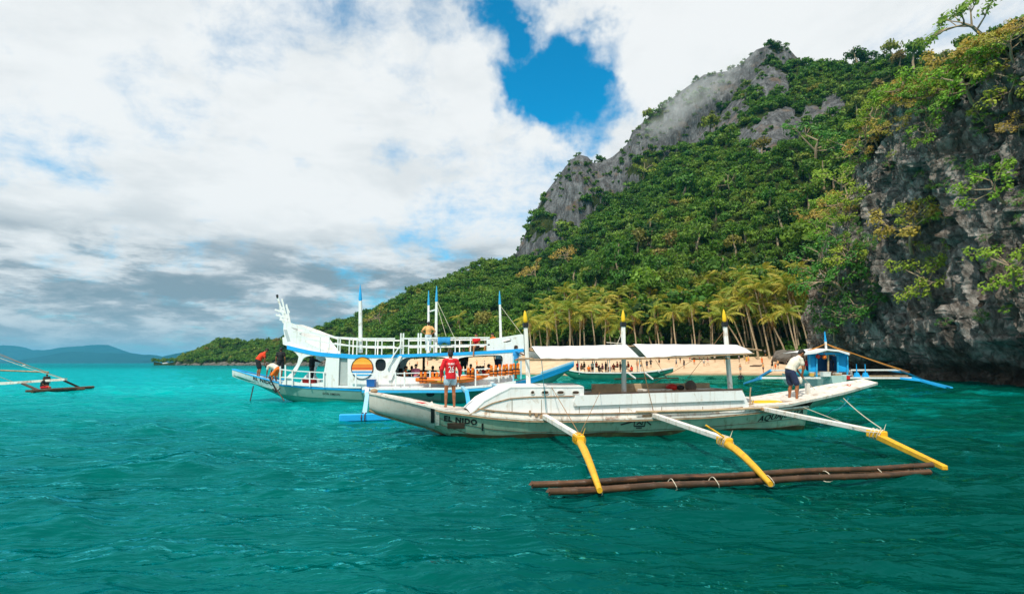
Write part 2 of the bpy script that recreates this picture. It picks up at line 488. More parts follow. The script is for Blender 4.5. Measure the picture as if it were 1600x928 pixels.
scar = t.mr(t.vm('DISTANCE', t.vm('ADD', co, t.vm('SCALE', ns.outputs['Color'], scale=9.0)), tuple(at(908, 292, 400) + Vector((4.5, 4.5, 4.5)))), 11.0, 5.0)
rc = t.mix(t.m('MULTIPLY', scar, 0.75), rc, (0.42, 0.20, 0.10))
c = t.mix(f, gcol, rc)
bp = t.n('ShaderNodeBump', i_Strength=0.9, i_Distance=1.2, i_Height=t.m('ADD', rn.outputs[0], ns.outputs[0]))
p = t.n('ShaderNodeBsdfPrincipled', i_Base_Color=c, i_Roughness=0.95, i_Normal=bp.outputs[0])
p.inputs['Specular IOR Level'].default_value = 0.1
t.n('ShaderNodeOutputMaterial', i_0=p)
tag(link_mesh("mountain", terr_me, None, m), "steep jungle mountain with grey limestone crags along its ridge", None, None, 'structure')

# beach
BN, BM = 150, 40
bp_x = np.linspace(590, 1330, BN)
BV = np.zeros((BN, BM, 3))
for i, px in enumerate(bp_x):
    for j in range(BM):
        s = j / (BM - 1)
        y0 = 97 + 4 * math.sin(px * 0.013) + max(0, (880 - px)) ** 1.25 * 0.075
        Yv = y0 - 8 + 46 * s
        z = -0.75 + 4.3 * s ** 0.85 * min(1, (px - 585) / 60) + 0.10 * fbm((px * 0.1, Yv, 0), 0.2)
        if s > 0.86: z += 0.35
        BV[i, j] = ((px - 800) / F * Yv * CP, Yv, z)
bme = np_mesh("beach", BV.reshape(-1, 3), grid_faces(BN, BM), smooth=True)
if bme.polygons[0].normal.z < 0: bme.flip_normals()
m = bpy.data.materials.new("beach_sand"); m.use_nodes = True
t = NT(m.node_tree)
co = t.n('ShaderNodeTexCoord').outputs['Object']
sx = t.n('ShaderNodeSeparateXYZ', i_0=co)
n1 = t.noise(co, 0.6, 6, 0.65, 0.3); n2 = t.noise(co, 3.0, 4, 0.6)
c = t.ramp(n1.outputs[0], [(0.3, (0.50, 0.34, 0.20)), (0.55, (0.66, 0.47, 0.30)), (0.75, (0.74, 0.55, 0.37))])
wet = t.mr(t.m('ADD', sx.outputs[2], t.m('MULTIPLY', n1.outputs[0], 0.3)), 0.55, 0.2)
c = t.mix(wet, c, (0.30, 0.22, 0.12))
bp = t.n('ShaderNodeBump', i_Strength=0.5, i_Distance=0.2, i_Height=n2.outputs[0])
p = t.n('ShaderNodeBsdfPrincipled', i_Base_Color=c, i_Roughness=0.9, i_Normal=bp.outputs[0])
t.n('ShaderNodeOutputMaterial', i_0=p)
tag(link_mesh("beach", bme, None, m), "pale sand beach below the palm grove", None, None, 'structure')

# far islands
m = bpy.data.materials.new("far_forest"); m.use_nodes = True
t = NT(m.node_tree)
co = t.n('ShaderNodeTexCoord').outputs['Object']
n1 = t.noise(co, 0.012, 6, 0.65, 0.3)
c = t.ramp(n1.outputs[0], [(0.35, (0.005, 0.022, 0.018)), (0.65, (0.012, 0.04, 0.025))])
p = t.n('ShaderNodeBsdfPrincipled', i_Base_Color=c, i_Roughness=1.0)
p.inputs['Specular IOR Level'].default_value = 0.0
t.n('ShaderNodeOutputMaterial', i_0=p)
def island(name, prof, Yd, depth, label):
    pr = np.array(prof, float)
    xs = np.linspace(pr[0, 0], pr[-1, 0], 150)
    V = np.zeros((150, 13, 3))
    for i, px in enumerate(xs):
        py = np.interp(px, pr[:, 0], pr[:, 1])
        H = max(at(px, py, Yd).z, 0.0)
        for j in range(13):
            s = j / 12 * 2 - 1
            xx = (px - 800) / F * Yd * CP
            yy = Yd + s * depth
            z = H * (1 - abs(s) ** 1.4) - 3 + fbm((xx, yy, 0), 0.003, 5) * H * 0.16 * (1 - abs(s))
            V[i, j] = (xx + s * 20, yy, z)
    me = np_mesh(name, V.reshape(-1, 3), grid_faces(150, 13), smooth=True)
    if sum(q.normal.z for q in list(me.polygons)[:400]) < 0: me.flip_normals()
    return tag(link_mesh(name, me, None, m), label, None, None, 'structure')
island("far_island", [(-260, 566), (-160, 552), (-80, 556), (-20, 543), (8, 538), (22, 541), (45, 547), (75, 546), (100, 543), (125, 540), (155, 537), (175, 544), (195, 550), (215, 559), (235, 567)], 8200, 900, "hazy blue mountainous island on the far left horizon")
island("far_island", [(40, 567), (75, 556), (105, 550), (150, 550), (185, 552), (205, 551), (235, 554), (250, 558), (258, 567)], 6600, 600, "lower darker hazy blue island in front of the mountainous one")
island("far_island", [(248, 567), (258, 560), (272, 552), (290, 548), (320, 546), (360, 556), (400, 567)], 6000, 500, "small hazy blue island just left of the wooded headland")
# ------------------------------------------------------------------ limestone cliff on the right
cl = [(1290, 165, 470), (1282, 128, 470), (1294, 106, 432), (1316, 94, 350), (1345, 86, 236), (1385, 76, 186), (1425, 69, 160), (1500, 58, 128), (1560, 51, 95), (1605, 46, 52), (1750, 38, 20), (2000, 30, -20), (2500, 22, -60)]
CPT = []
for px, Yd, py in cl:
    tp = at(px, py, Yd)
    CPT.append((at(px, 567, Yd).x, Yd, tp.z))
CPT = np.array(CPT)
seg = np.concatenate([[0], np.cumsum(np.hypot(np.diff(CPT[:, 0]), np.diff(CPT[:, 1])))])
NS, NF, NCAP = 400, 190, 46
ss = np.linspace(0, seg[-1], NS)
cxs = np.interp(ss, seg, CPT[:, 0]); cys = np.interp(ss, seg, CPT[:, 1]); czs = np.interp(ss, seg, CPT[:, 2])
ker = np.ones(9) / 9
def smoo(a): return np.convolve(np.pad(a, 4, mode='edge'), ker, 'valid')
cxs, cys = smoo(cxs), smoo(cys)
tx, ty = np.gradient(cxs), np.gradient(cys)
tl = np.hypot(tx, ty); nxs, nys = ty / tl, -tx / tl            # outward: towards the left and the camera
flip = -1 if (nxs * -1 + nys * -1).mean() < 0 else 1
nxs *= flip; nys *= flip
CV = np.zeros((NS, NF + NCAP, 3)); CAPM = np.zeros((NS, NF + NCAP))
def ridged(p, sc, o=5): return noise.ridged_multi_fractal(Vector(p) * sc, 0.9, 2.1, o, 1.0, 2.0)
def cell(p, sc):
    d, pts = noise.voronoi(Vector(p) * sc)
    return d[1] - d[0], noise.cell(pts[0] * 7.3)
for i in range(NS):
    H = czs[i] + 1.0 * fbm((ss[i], 0, 0), 0.15)
    for j in range(NF + NCAP):
        if j < NF:
            v = j / (NF - 1)
            z = -1.5 + (H + 1.5) * v
            q = (ss[i], z * 0.8 + ss[i] * 0.25, 5.0)
            off = 1.0 - 4.5 * max(0, v - 0.25) ** 1.6
            notch = max(0.0, 1 - abs(z - 1.0) / 3.0)
            off -= 3.4 * notch ** 0.8
            off += fbm((ss[i], z * 0.45, 1.0), 0.075, 4) * 2.6
            cr, cv = cell((ss[i] * 1.15 + fbm(q, .3) * 1.5 + z * .25, z * 0.24 + fbm(q, .22) * 1.2, 2.0), 0.28)
            off += (cv - 0.5) * 1.4 - max(0, 0.16 - cr) * 6.0
            cr2, cv2 = cell((ss[i] * 1.2 + fbm(q, .7) * .6 + z * .2, z * 0.34 + fbm(q, .5) * 0.6, 7.0), 0.75)
            off += (cv2 - 0.5) * 0.55 - max(0, 0.14 - cr2) * 2.4
            wz = ss[i] + z * 0.16 + fbm(q, .25) * 0.9
            off -= abs(fbm((wz, z * 0.10, 21.0), 0.42, 4)) * 2.0 + abs(fbm((wz, z * 0.16, 33.0), 1.15, 4)) * 0.9 - 0.9
            off += (ridged((ss[i] * 1.3 + z * .2, z * 0.2, 9.0), 0.24, 5) - 1.0) * 1.3 + fbm(q, 0.9, 4) * 0.35
            back = 0.0
        else:
            s = (j - NF + 1) / NCAP
            back = 42 * s ** 1.1
            off = 1.0 - 4.5 * 0.75 ** 1.6 - back
            z = H + back * (0.28 + 0.1 * math.sin(ss[i] * 0.1)) + fbm((ss[i], back, 3), 0.12, 5) * 2.6 * min(1, s * 6) + (ridged((ss[i], back, 3), 0.16, 4) - 1) * 1.2 * min(1, s * 6)
            CAPM[i, j] = 1
        CV[i, j] = (cxs[i] + nxs[i] * off, cys[i] + nys[i] * off, z)
cme = np_mesh("cliff", CV.reshape(-1, 3), grid_faces(NS, NF + NCAP), smooth=True)
nrm = np.array([q.normal[:] for q in list(cme.polygons)[60 * (NF + NCAP - 1):60 * (NF + NCAP - 1) + 60]]).mean(0)
if nrm[0] * nxs[60] + nrm[1] * nys[60] < 0: cme.flip_normals()
cme.set_sharp_from_angle(angle=R(35))
m = bpy.data.materials.new("cliff_rock"); m.use_nodes = True
t = NT(m.node_tree)
co = t.n('ShaderNodeTexCoord').outputs['Object']
rot = t.n('ShaderNodeVectorRotate', rotation_type='X_AXIS', i_Vector=co, i_Angle=R(24)).outputs[0]
n1 = t.noise(t.vm('MULTIPLY', rot, (1.3, 1.3, 0.22)), 0.36, 9, 0.68, 0.6)
n2 = t.noise(t.vm('MULTIPLY', rot, (1.0, 1.0, 0.5)), 1.7, 8, 0.7, 0.5)
v = t.m('ADD', t.m('MULTIPLY', n1.outputs[0], 0.62), t.m('MULTIPLY', n2.outputs[0], 0.38))
c = t.ramp(v, [(0.35, (0.020, 0.017, 0.014)), (0.44, (0.105, 0.093, 0.083)), (0.52, (0.26, 0.237, 0.215)), (0.60, (0.47, 0.445, 0.415)), (0.72, (0.66, 0.65, 0.63))])
nb = t.noise(co, 0.21, 5, 0.6, 0.5)
c = t.mix(t.m('MULTIPLY', t.mr(nb.outputs[0], 0.50, 0.64), 0.40), c, (0.16, 0.095, 0.058))
sz = t.n('ShaderNodeSeparateXYZ', i_0=co).outputs[2]
foot_band = t.m('MULTIPLY', t.mr(t.m('ADD', sz, t.m('MULTIPLY', n1.outputs[0], 1.2)), 3.4, 2.2), 0.75)
c = t.mix(foot_band, c, (0.045, 0.032, 0.020))                      # dark brown towards the foot of the cliff
vor = t.n('ShaderNodeTexVoronoi', feature='DISTANCE_TO_EDGE', i_Vector=t.vm('ADD', t.vm('MULTIPLY', rot, (1.0, 1.0, 0.5)), t.vm('SCALE', n2.outputs['Color'], scale=1.0)), i_Scale=0.6)
crack = t.mr(vor.outputs['Distance'], 0.0, 0.07)
hgt = t.m('ADD', t.m('MULTIPLY', n2.outputs[0], 1.2), t.m('MULTIPLY', crack, 0.45))
bp = t.n('ShaderNodeBump', i_Strength=1.0, i_Distance=0.55, i_Height=hgt)
p = t.n('ShaderNodeBsdfPrincipled', i_Base_Color=c, i_Roughness=0.9, i_Normal=bp.outputs[0])
p.inputs['Specular IOR Level'].default_value = 0.2
t.n('ShaderNodeOutputMaterial', i_0=p)
cliff = tag(link_mesh("cliff", cme, None, m), "dark craggy limestone cliff rising from the water on the right", None, None, 'structure')
cliff_bvh = BVHTree.FromPolygons([tuple(v) for v in CV.reshape(-1, 3)], [tuple(f) for f in grid_faces(NS, NF + NCAP)])
terr_bvh = BVHTree.FromPolygons([tuple(v) for v in TV.reshape(-1, 3)], [tuple(f) for f in grid_faces(NC, T_rows)])
beach_bvh = BVHTree.FromPolygons([tuple(v) for v in BV.reshape(-1, 3)], [tuple(f) for f in grid_faces(BN, BM)])
EYE = Vector((0, 0, CAM_Z))
def ground_z(x, y):
    best = -1.0
    for b in (beach_bvh, terr_bvh):
        h = b.ray_cast(Vector((x, y, 400)), Vector((0, 0, -1)))
        if h[0] is not None: best = max(best, h[0].z)
    return best

# ------------------------------------------------------------------ leaves
def leaf_mat(name, stops, rand=True, trans=0.35):
    m = bpy.data.materials.new(name); m.use_nodes = True
    t = NT(m.node_tree)
    a = t.n('ShaderNodeAttribute', attribute_name="leafv").outputs['Fac']
    if rand: b = t.n('ShaderNodeObjectInfo').outputs['Random']
    else: b = t.n('ShaderNodeAttribute', attribute_name="tint").outputs['Fac']
    base = t.ramp(b, stops)
    v = t.mr(a, 0, 1, 0.5, 1.6, smooth=False)
    c = t.mix(1.0, base, t.n('ShaderNodeCombineColor', i_0=v, i_1=v, i_2=v).outputs[0], 'MULTIPLY')
    p = t.n('ShaderNodeBsdfPrincipled', i_Base_Color=c, i_Roughness=0.55)
    p.inputs['Specular IOR Level'].default_value = 0.25
    tr = t.n('ShaderNodeBsdfTranslucent', i_0=t.mix(1.0, c, (1.2, 1.2, 0.5), 'MULTIPLY'))
    t.n('ShaderNodeOutputMaterial', i_0=t.n('ShaderNodeMixShader', i_0=trans, i_1=p, i_2=tr))
    return m
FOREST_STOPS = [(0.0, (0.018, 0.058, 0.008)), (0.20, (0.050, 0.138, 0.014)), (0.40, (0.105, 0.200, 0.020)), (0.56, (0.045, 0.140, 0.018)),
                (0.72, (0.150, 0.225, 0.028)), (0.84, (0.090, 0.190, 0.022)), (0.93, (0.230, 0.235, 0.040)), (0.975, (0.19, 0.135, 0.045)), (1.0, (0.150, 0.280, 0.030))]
leaf_forest = leaf_mat("forest_leaves", FOREST_STOPS, False)
leaf_tree = leaf_mat("tree_leaves", FOREST_STOPS, True)
leaf_bright = leaf_mat("bright_leaves", [(0.0, (0.10, 0.27, 0.02)), (0.45, (0.18, 0.31, 0.025)), (0.8, (0.25, 0.30, 0.03)), (1.0, (0.09, 0.24, 0.02))], True, 0.3)
leaf_ochre = leaf_mat("ochre_leaves", [(0.0, (0.36, 0.25, 0.05)), (0.5, (0.27, 0.26, 0.04)), (1.0, (0.42, 0.27, 0.06))], True, 0.3)
leaf_dark = leaf_mat("dark_leaves", [(0.0, (0.035, 0.13, 0.016)), (1.0, (0.06, 0.18, 0.02))], True, 0.2)
bark = pmat("pale_bark", (0.34, 0.25, 0.16), 0.9, 0.35, 3.0)
bark_dark = pmat("dark_bark", (0.11, 0.08, 0.055), 0.9, 0.35, 3.0)

def leaf_cloud(centers, radii, counts, size, up=0.5, g=rng):
    """rhombic leaves spread through ellipsoidal clumps; returns vertices (n*4,3) and a per-vertex shade"""
    n = int(counts.sum())
    ci = np.repeat(np.arange(len(centers)), counts)
    d = g.normal(size=(n, 3)); d /= np.linalg.norm(d, axis=1)[:, None]
    rr = g.random(n) ** 0.42
    P = centers[ci] + d * radii[ci] * rr[:, None]
    nr = d * 0.7 + g.normal(size=(n, 3)) * 0.55; nr[:, 2] += up
    nr /= np.linalg.norm(nr, axis=1)[:, None]
    ref = g.normal(size=(n, 3))
    a = np.cross(nr, ref); a /= np.linalg.norm(a, axis=1)[:, None] + 1e-9
    b = np.cross(nr, a)
    sz = size * (0.6 + 0.8 * g.random(n))
    sz = sz if np.ndim(size) == 0 else sz
    a *= sz[:, None]; b *= (sz * 0.55)[:, None]
    V = np.stack([P - a, P + b, P + a, P - b], 1).reshape(-1, 3)
    return V, np.repeat(g.random(n), 4)
def quads(n): return np.arange(n * 4).reshape(n, 4)

def crown_arrays(g, nleaf=240, flat=0.75, clumps=9, size=0.17):
    c = g.normal(size=(clumps, 3)); c /= np.linalg.norm(c, axis=1)[:, None]
    c[:, 2] = np.abs(c[:, 2]) * 0.9 - 0.15
    c *= (0.35 + 0.4 * g.random(clumps))[:, None]
    c[:, 2] *= flat
    rad = (0.30 + 0.22 * g.random(clumps))[:, None] * np.array([1, 1, 0.72])
    cnt = np.maximum(8, (nleaf * rad[:, 0] ** 2 / (rad[:, 0] ** 2).sum()).astype(int))
    return leaf_cloud(c, rad, cnt, size, 0.45, g)
CROWNS = [crown_arrays(np.random.default_rng(100 + k), 210, 0.6 + 0.1 * (k % 4), 7 + k % 4, 0.145 + 0.012 * (k % 3)) for k in range(10)]

# tree sites on the mountain
sites = []
gx = np.random.default_rng(5)
cell_pts = {}
def too_close(x, y, d):
    k = (int(x // 4), int(y // 4))
    for a in range(-2, 3):
        for b in range(-2, 3):
            for q in cell_pts.get((k[0] + a, k[1] + b), ()):
                if (q[0] - x) ** 2 + (q[1] - y) ** 2 < d * d: return True
    cell_pts.setdefault(k, []).append((x, y)); return False
area = np.zeros((NC - 1, NR1 + NR2 + 1))
for c in range(NC - 1):
    for r in range(NR1 + NR2 + 1):
        e1 = TV[c + 1, r] - TV[c, r]; e2 = TV[c, r + 1] - TV[c, r]
        area[c, r] = np.linalg.norm(np.cross(e1, e2))
area[:, :5] = 0
ap = (area / area.sum()).ravel()
pick = gx.choice(len(ap), size=26000, p=ap)
for k in pick:
    c, r = divmod(int(k), NR1 + NR2 + 1)
    if ROCK[c, r] > 0.5 and gx.random() > (0.10 if r >= NR1 else 0.06): continue
    u, v2 = gx.random(2)
    p = TV[c, r] * (1 - u) * (1 - v2) + TV[c + 1, r] * u * (1 - v2) + TV[c, r + 1] * (1 - u) * v2 + TV[c + 1, r + 1] * u * v2
    ppx, ppy = to_px(p)
    if ppx > 1640 or (ppx > 1352 and ppy > 175): continue
    if p[1] < 133 and 840 < ppx < 1290: continue
    if p[2] < 1.0: continue
    dist = p[1]
    rad = (2.4 + 3.0 * gx.random() ** 1.8) * (1.0 + max(0, dist - 300) / 600.0)
    if ppx < 830: rad = min(rad, 3.6)
    if ROCK[c, r] > 0.5: rad *= 0.5
    elif gx.random() < 0.14 and ppx > 830: rad *= 1.6
    if dist < 180: rad *= 1.15
    if too_close(p[0], p[1], rad * 0.82): continue
    sites.append((p[0], p[1], p[2], rad, dist))
# keep what the shore can see: leave out trees whose tops are hidden by the ground in front
vis = []
for s in sites:
    tgt = Vector((s[0], s[1], s[2] + s[3] * 2.6))
    d = tgt - EYE
    h = terr_bvh.ray_cast(EYE, d.normalized(), d.length)
    h2 = cliff_bvh.ray_cast(EYE, d.normalized(), d.length)
    if h[0] is None and h2[0] is None: vis.append(s)
sites = vis
print("tree sites", len(sites))
near = sorted(range(len(sites)), key=lambda i: -sites[i][3] / sites[i][4])[:270]
near_set = set(near)
# the wood as one mass
Vs, Ls, Ts = [], [], []
for i, (x, y, z, rad, dist) in enumerate(sites):
    if i in near_set: continue
    V, lv = CROWNS[int(gx.integers(10))]
    a = gx.random() * 6.283; ca, sa = math.cos(a), math.sin(a)
    W = V * rad * np.array([1, 1, 0.9 + 0.5 * gx.random()])
    W = np.stack([W[:, 0] * ca - W[:, 1] * sa + x, W[:, 0] * sa + W[:, 1] * ca + y, W[:, 2] + z + rad * (0.5 + 0.5 * gx.random())], 1)
    Vs.append(W); Ls.append(lv)
    tn = gx.random()
    patch = fbm((x, y, z), 0.018, 3) * 0.7 + 0.45
    Ts.append(np.full(len(V), np.clip(0.55 * tn + 0.6 * patch - 0.08, 0, 1)))
V = np.concatenate(Vs)
fm = np_mesh("forest", V, quads(len(V) // 4))
fattr(fm, "leafv", np.concatenate(Ls)); fattr(fm, "tint", np.concatenate(Ts))
tag(link_mesh("forest", fm, None, leaf_forest), "dense green jungle covering the mountain slope", None, None, 'stuff')

# single broadleaf trees: crown and trunk
def trunk_mesh(g, h, r, bend, limbs=0, spread=1.0):
    mb = MB()
    top = Vector((bend * g.uniform(-1, 1), bend * g.uniform(-1, 1), h))
    pts = [Vector((0, 0, -0.8)), top * 0.35 + Vector((g.uniform(-.1, .1) * h, g.uniform(-.1, .1) * h, 0)), top * 0.7, top]
    mb.tube(pts, [r * 1.3, r, r * 0.8, r * 0.45], 7)
    tips = []
    for k in range(limbs):
        a = 6.283 * (k + g.uniform(-.3, .3)) / max(limbs, 1)
        s0 = top * g.uniform(0.55, 0.95)
        e = s0 + Vector((math.cos(a) * spread * g.uniform(.6, 1), math.sin(a) * spread * g.uniform(.6, 1), spread * g.uniform(0.15, 0.6)))
        md = (s0 + e) / 2 + Vector((g.uniform(-.15, .15), g.uniform(-.15, .15), g.uniform(-.12, .2))) * spread
        mb.tube([s0, md, e], [r * 0.55, r * 0.36, r * 0.16], 5)
        tips.append(e)
        for q in range(2):
            e2 = md + Vector((math.cos(a + g.uniform(-1, 1)), math.sin(a + g.uniform(-1, 1)), g.uniform(0.2, 0.8))) * spread * g.uniform(.35, .6)
            mb.tube([md, (md + e2) / 2 + Vector((0, 0, .08 * spread)), e2], [r * 0.3, r * .2, r * .1], 5)
            tips.append(e2)
    return mb, tips, top
gt = np.random.default_rng(21)
TRUNK_ME = [trunk_mesh(gt, 1.6, 0.07, 0.2)[0].mesh("trunk", bark if k else bark_dark, True) for k in range(3)]
CROWN_ME = []
for k in range(8):
    V, lv = crown_arrays(np.random.default_rng(300 + k), 420, 0.65 + 0.1 * (k % 3), 9 + k % 4, 0.115)
    me = np_mesh("crown", V + np.array([0, 0, 1.15]), quads(len(V) // 4)); fattr(me, "leafv", lv); me.materials.append(leaf_tree)
    CROWN_ME.append(me)
for q, i in enumerate(near):
    x, y, z, rad, dist = sites[i]
    o = empty("broadleaf_tree", (x, y, z - 0.2), gt.random() * 6.28, "green broadleaf tree standing among the others on the lower jungle slope", "tree", "broadleaf trees on the lower slope")
    s = rad * 1.05
    o.scale = (s, s, s * gt.uniform(0.9, 1.35))
    link_mesh("trunk", TRUNK_ME[q % 3], o); link_mesh("crown", CROWN_ME[q % 8], o)

# ------------------------------------------------------------------ coconut palms
def frond_mesh(name, droop, nl, seed, mat, wide=0.24):
    g = np.random.default_rng(seed)
    V, Fc = [], []
    def pt(s):      # rachis from (0,0,0) out along +x, rising then drooping, length 1
        return np.array([s * (1 - 0.22 * droop * s), 0.0, 0.42 * s - (0.42 + 0.55 * droop) * s * s])
    n = 7
    for k in range(n):
        c = pt(k / (n - 1)); wv = 0.016 * (1 - 0.8 * k / (n - 1))
        V += [c + [0, -wv, 0], c + [0, wv, 0]]
    for k in range(n - 1): Fc.append((2 * k, 2 * k + 2, 2 * k + 3, 2 * k + 1))
    for k in range(nl):
        s = 0.14 + 0.86 * k / (nl - 1)
        c = pt(s); tg = pt(min(s + .03, 1.02)) - pt(s - .03); tg /= np.linalg.norm(tg)
        L = wide * (0.35 + 1.1 * math.sin(math.pi * (0.12 + 0.76 * s))) * g.uniform(.8, 1.1)
        for sd in (-1, 1):
            tip = c + tg * L * 0.62 + np.array([0, sd * L * 0.62, -L * g.uniform(.35, .75)])
            b = len(V)
            md = (c + tip) / 2 + np.array([0, 0, L * 0.10])
            V += [c - tg * 0.012, md - tg * 0.03, tip, md + tg * 0.03]
            Fc.append((b, b + 1, b + 2, b + 3))
    me = np_mesh(name, V, np.array(Fc)); fattr(me, "leafv", g.random(len(V)))
    me.materials.append(mat)
    return me
leaf_palm = leaf_mat("palm_leaves", [(0.0, (0.16, 0.24, 0.03)), (0.4, (0.30, 0.31, 0.045)), (0.65, (0.46, 0.37, 0.065)), (0.85, (0.22, 0.27, 0.04)), (1.0, (0.11, 0.20, 0.025))], True, 0.35)
leaf_dry = leaf_mat("dry_palm_leaves", [(0.0, (0.26, 0.14, 0.04)), (1.0, (0.33, 0.20, 0.07))], True, 0.2)
FROND = [frond_mesh("frond", d, 16, 40 + k, leaf_palm) for k, d in enumerate((0.2, 0.4, 0.65, 0.95))]
DRY = [frond_mesh("frond", 1.7, 13, 60, leaf_dry, 0.2)]
palm_bark = pmat("palm_bark", (0.42, 0.32, 0.21), 0.9, 0.3, 2.0, None, bump=0.4, bscale=6)
gp = np.random.default_rng(77)
NUTS = MB()
for k in range(7): NUTS.ball((0.24 * math.cos(k * 0.9), 0.24 * math.sin(k * 0.9), -0.22 - 0.1 * (k % 2)), 0.13, 6, 4)
NUT_ME = NUTS.mesh("coconuts", pmat("coconut_husk", (0.28, 0.15, 0.04), 0.7), True)
def palm(px, base_py, Yd, top_py, lean_px, label, group, nf=13, L=3.0):
    b = at(px, base_py, Yd)
    b.z = ground_z(b.x, b.y) - 0.2
    H = at(px, top_py, Yd).z - b.z
    lean = lean_px / F * Yd
    o = empty("coconut_palm", b, 0.0, label, "palm tree", group)
    mb = MB()
    pts = []
    for k in range(7):
        s = k / 6
        pts.append(Vector((lean * s ** 1.35 + 0.12 * math.sin(s * 5 + px), 0.3 * math.sin(s * 3 + px * .7) , H * s)))
    mb.tube(pts, [0.25, 0.19, 0.17, 0.155, 0.15, 0.14, 0.13], 7)
    mb.build("trunk", palm_bark, o, True)
    top = pts[-1]
    wind = gp.uniform(0.10, 0.35)
    for k in range(nf):
        yaw = 6.283 * k / nf + gp.uniform(-.2, .2)
        pit = gp.uniform(-1.05, 0.25)
        me = FROND[int(gp.integers(4))]
        lab = None
        if k >= nf - 2 and gp.random() < 0.7: me = DRY[0]; pit = 0.7; lab = "dry brown hanging frond"
        f = link_mesh("frond", me, o)
        d = Vector((math.cos(yaw) + wind, math.sin(yaw), 0))
        s = L * gp.uniform(.85, 1.12)
        f.location = top
        f.rotation_euler = (gp.uniform(-.25, .25), pit, math.atan2(d.y, d.x))
        f.scale = (s, s, s)
        if lab: f['label'] = lab
    n = link_mesh("coconuts", NUT_ME, o); n.location = top
    return o
grove = "coconut palms of the beach grove"
PALM_SPOTS = [(722, 552, 190, 497, -6, "lone slender coconut palm behind the upper deck rail, its trunk bowing left"), (769, 552, 185, 500, -2, "slender coconut palm left of the third blue-tipped mast top"),
              (757, 552, 180, 530, 4, "short coconut palm with a low drooping crown beside the upper deck")]
for a in PALM_SPOTS: palm(*a, None, 11, 3.6)
xs = list(np.linspace(826, 1205, 66)) 
for k, x in enumerate(xs):
    Yd = 133 + (k * 7 % 5) * 5.5 + gp.uniform(-1, 1)
    right = max(0, (x - 1080) / 120.0)
    top = 514 - 34 * gp.random() - (8 if k % 3 == 0 else 0) - 30 * right
    palm(x + gp.uniform(-7, 7), 545, Yd, top + (14 if x < 850 else 0), gp.uniform(-9, 3) - 7 * right, "coconut palm with a windswept yellow-green crown in the row behind the beach", grove, 15, gp.uniform(3.0, 4.2))
for k in range(26):
    x = 1142 + k * 5.4 + gp.uniform(-3, 3)
    palm(x + 18, 548, 128 + (k * 5 % 4) * 4, 438 + gp.uniform(-8, 62), gp.uniform(-30, -8), "tall coconut palm leaning left at the right end of the palm grove", "tall leaning palms at the right end of the grove", 15, gp.uniform(3.4, 4.4))
palm(1246, 556, 118, 488, -12, "coconut palm with a thick pale trunk directly above the bending man", None, 13, 3.4)
for k in range(64):
    x = 842 + k * 6.6 + gp.uniform(-6, 6)
    palm(x, 520, 150 + gp.uniform(0, 22), 474 + gp.uniform(-22, 20) - max(0, k - 26) * 1.2, gp.uniform(-8, 8), "coconut palm rising behind the front row where the grove meets the jungle", "palms at the back of the grove", 14, gp.uniform(3.0, 4.2))

# ------------------------------------------------------------------ trees and shrubs that cling to the cliff
def limb_tree(seed, limbs, nleaf, flat, lsize, spread=1.0):
    g = np.random.default_rng(seed)
    mb, tips, top = trunk_mesh(g, 1.0, 0.055, 0.35, limbs, spread)
    c = np.array([tuple(q) for q in tips])
    rad = np.stack([g.uniform(.20, .34, len(c)), g.uniform(.20, .34, len(c)), g.uniform(.09, .17, len(c)) * flat], 1)
    cnt = np.full(len(c), max(6, nleaf // len(c)))
    V, lv = leaf_cloud(c, rad, cnt, lsize, 0.9, g)
    return mb, V, lv
KIND = {'bright': leaf_bright, 'ochre': leaf_ochre, 'dark': leaf_dark}
LIMB = {}
def limb_meshes(seed, mk, bk=True):
    key = (seed, mk, bk)
    if key not in LIMB:
        mb, V, lv = limb_tree(seed, 5 + seed % 3, 620, 1.0, 0.060)
        cm = np_mesh("crown", V, quads(len(V) // 4)); fattr(cm, "leafv", lv); cm.materials.append(KIND[mk])
        LIMB[key] = (mb.mesh("trunk", bark if bk else bark_dark, True), cm)
    return LIMB[key]
def hit(px, py, which=(0, 1)):
    d = ray(px, py).normalized(); best = None
    for k, b in enumerate((cliff_bvh, terr_bvh)):
        if k not in which: continue
        h = b.ray_cast(EYE, d, 2000)
        if h[0] is not None and (best is None or h[3] < best[3]): best = h
    return best
def cling(px, py, size_px, mk, label, seed, lean=0.0, name="cliff_tree", group=None, which=(0,)):
    h = hit(px, py, which) or hit(px, py)
    if h is None: return
    p = h[0]; nrm = h[1] if h[1].dot(EYE - p) > 0 else -h[1]
    S = size_px / F * p.y
    o = empty(name, p, 0, label, "tree" if name != "cliff_shrub" else "shrub", group)
    ax = Vector((nrm.x * 0.8 + lean, nrm.y * 0.8, 0.75)).normalized()
    o.rotation_euler = (ax.to_track_quat('Z', 'Y') @ Matrix.Rotation(seed * 1.3, 3, 'Z').to_quaternion()).to_euler()
    o.scale = (S * 0.62,) * 3
    a, b = limb_meshes(seed % 6, mk, True)
    link_mesh("trunk", a, o); link_mesh("crown", b, o)
    return o
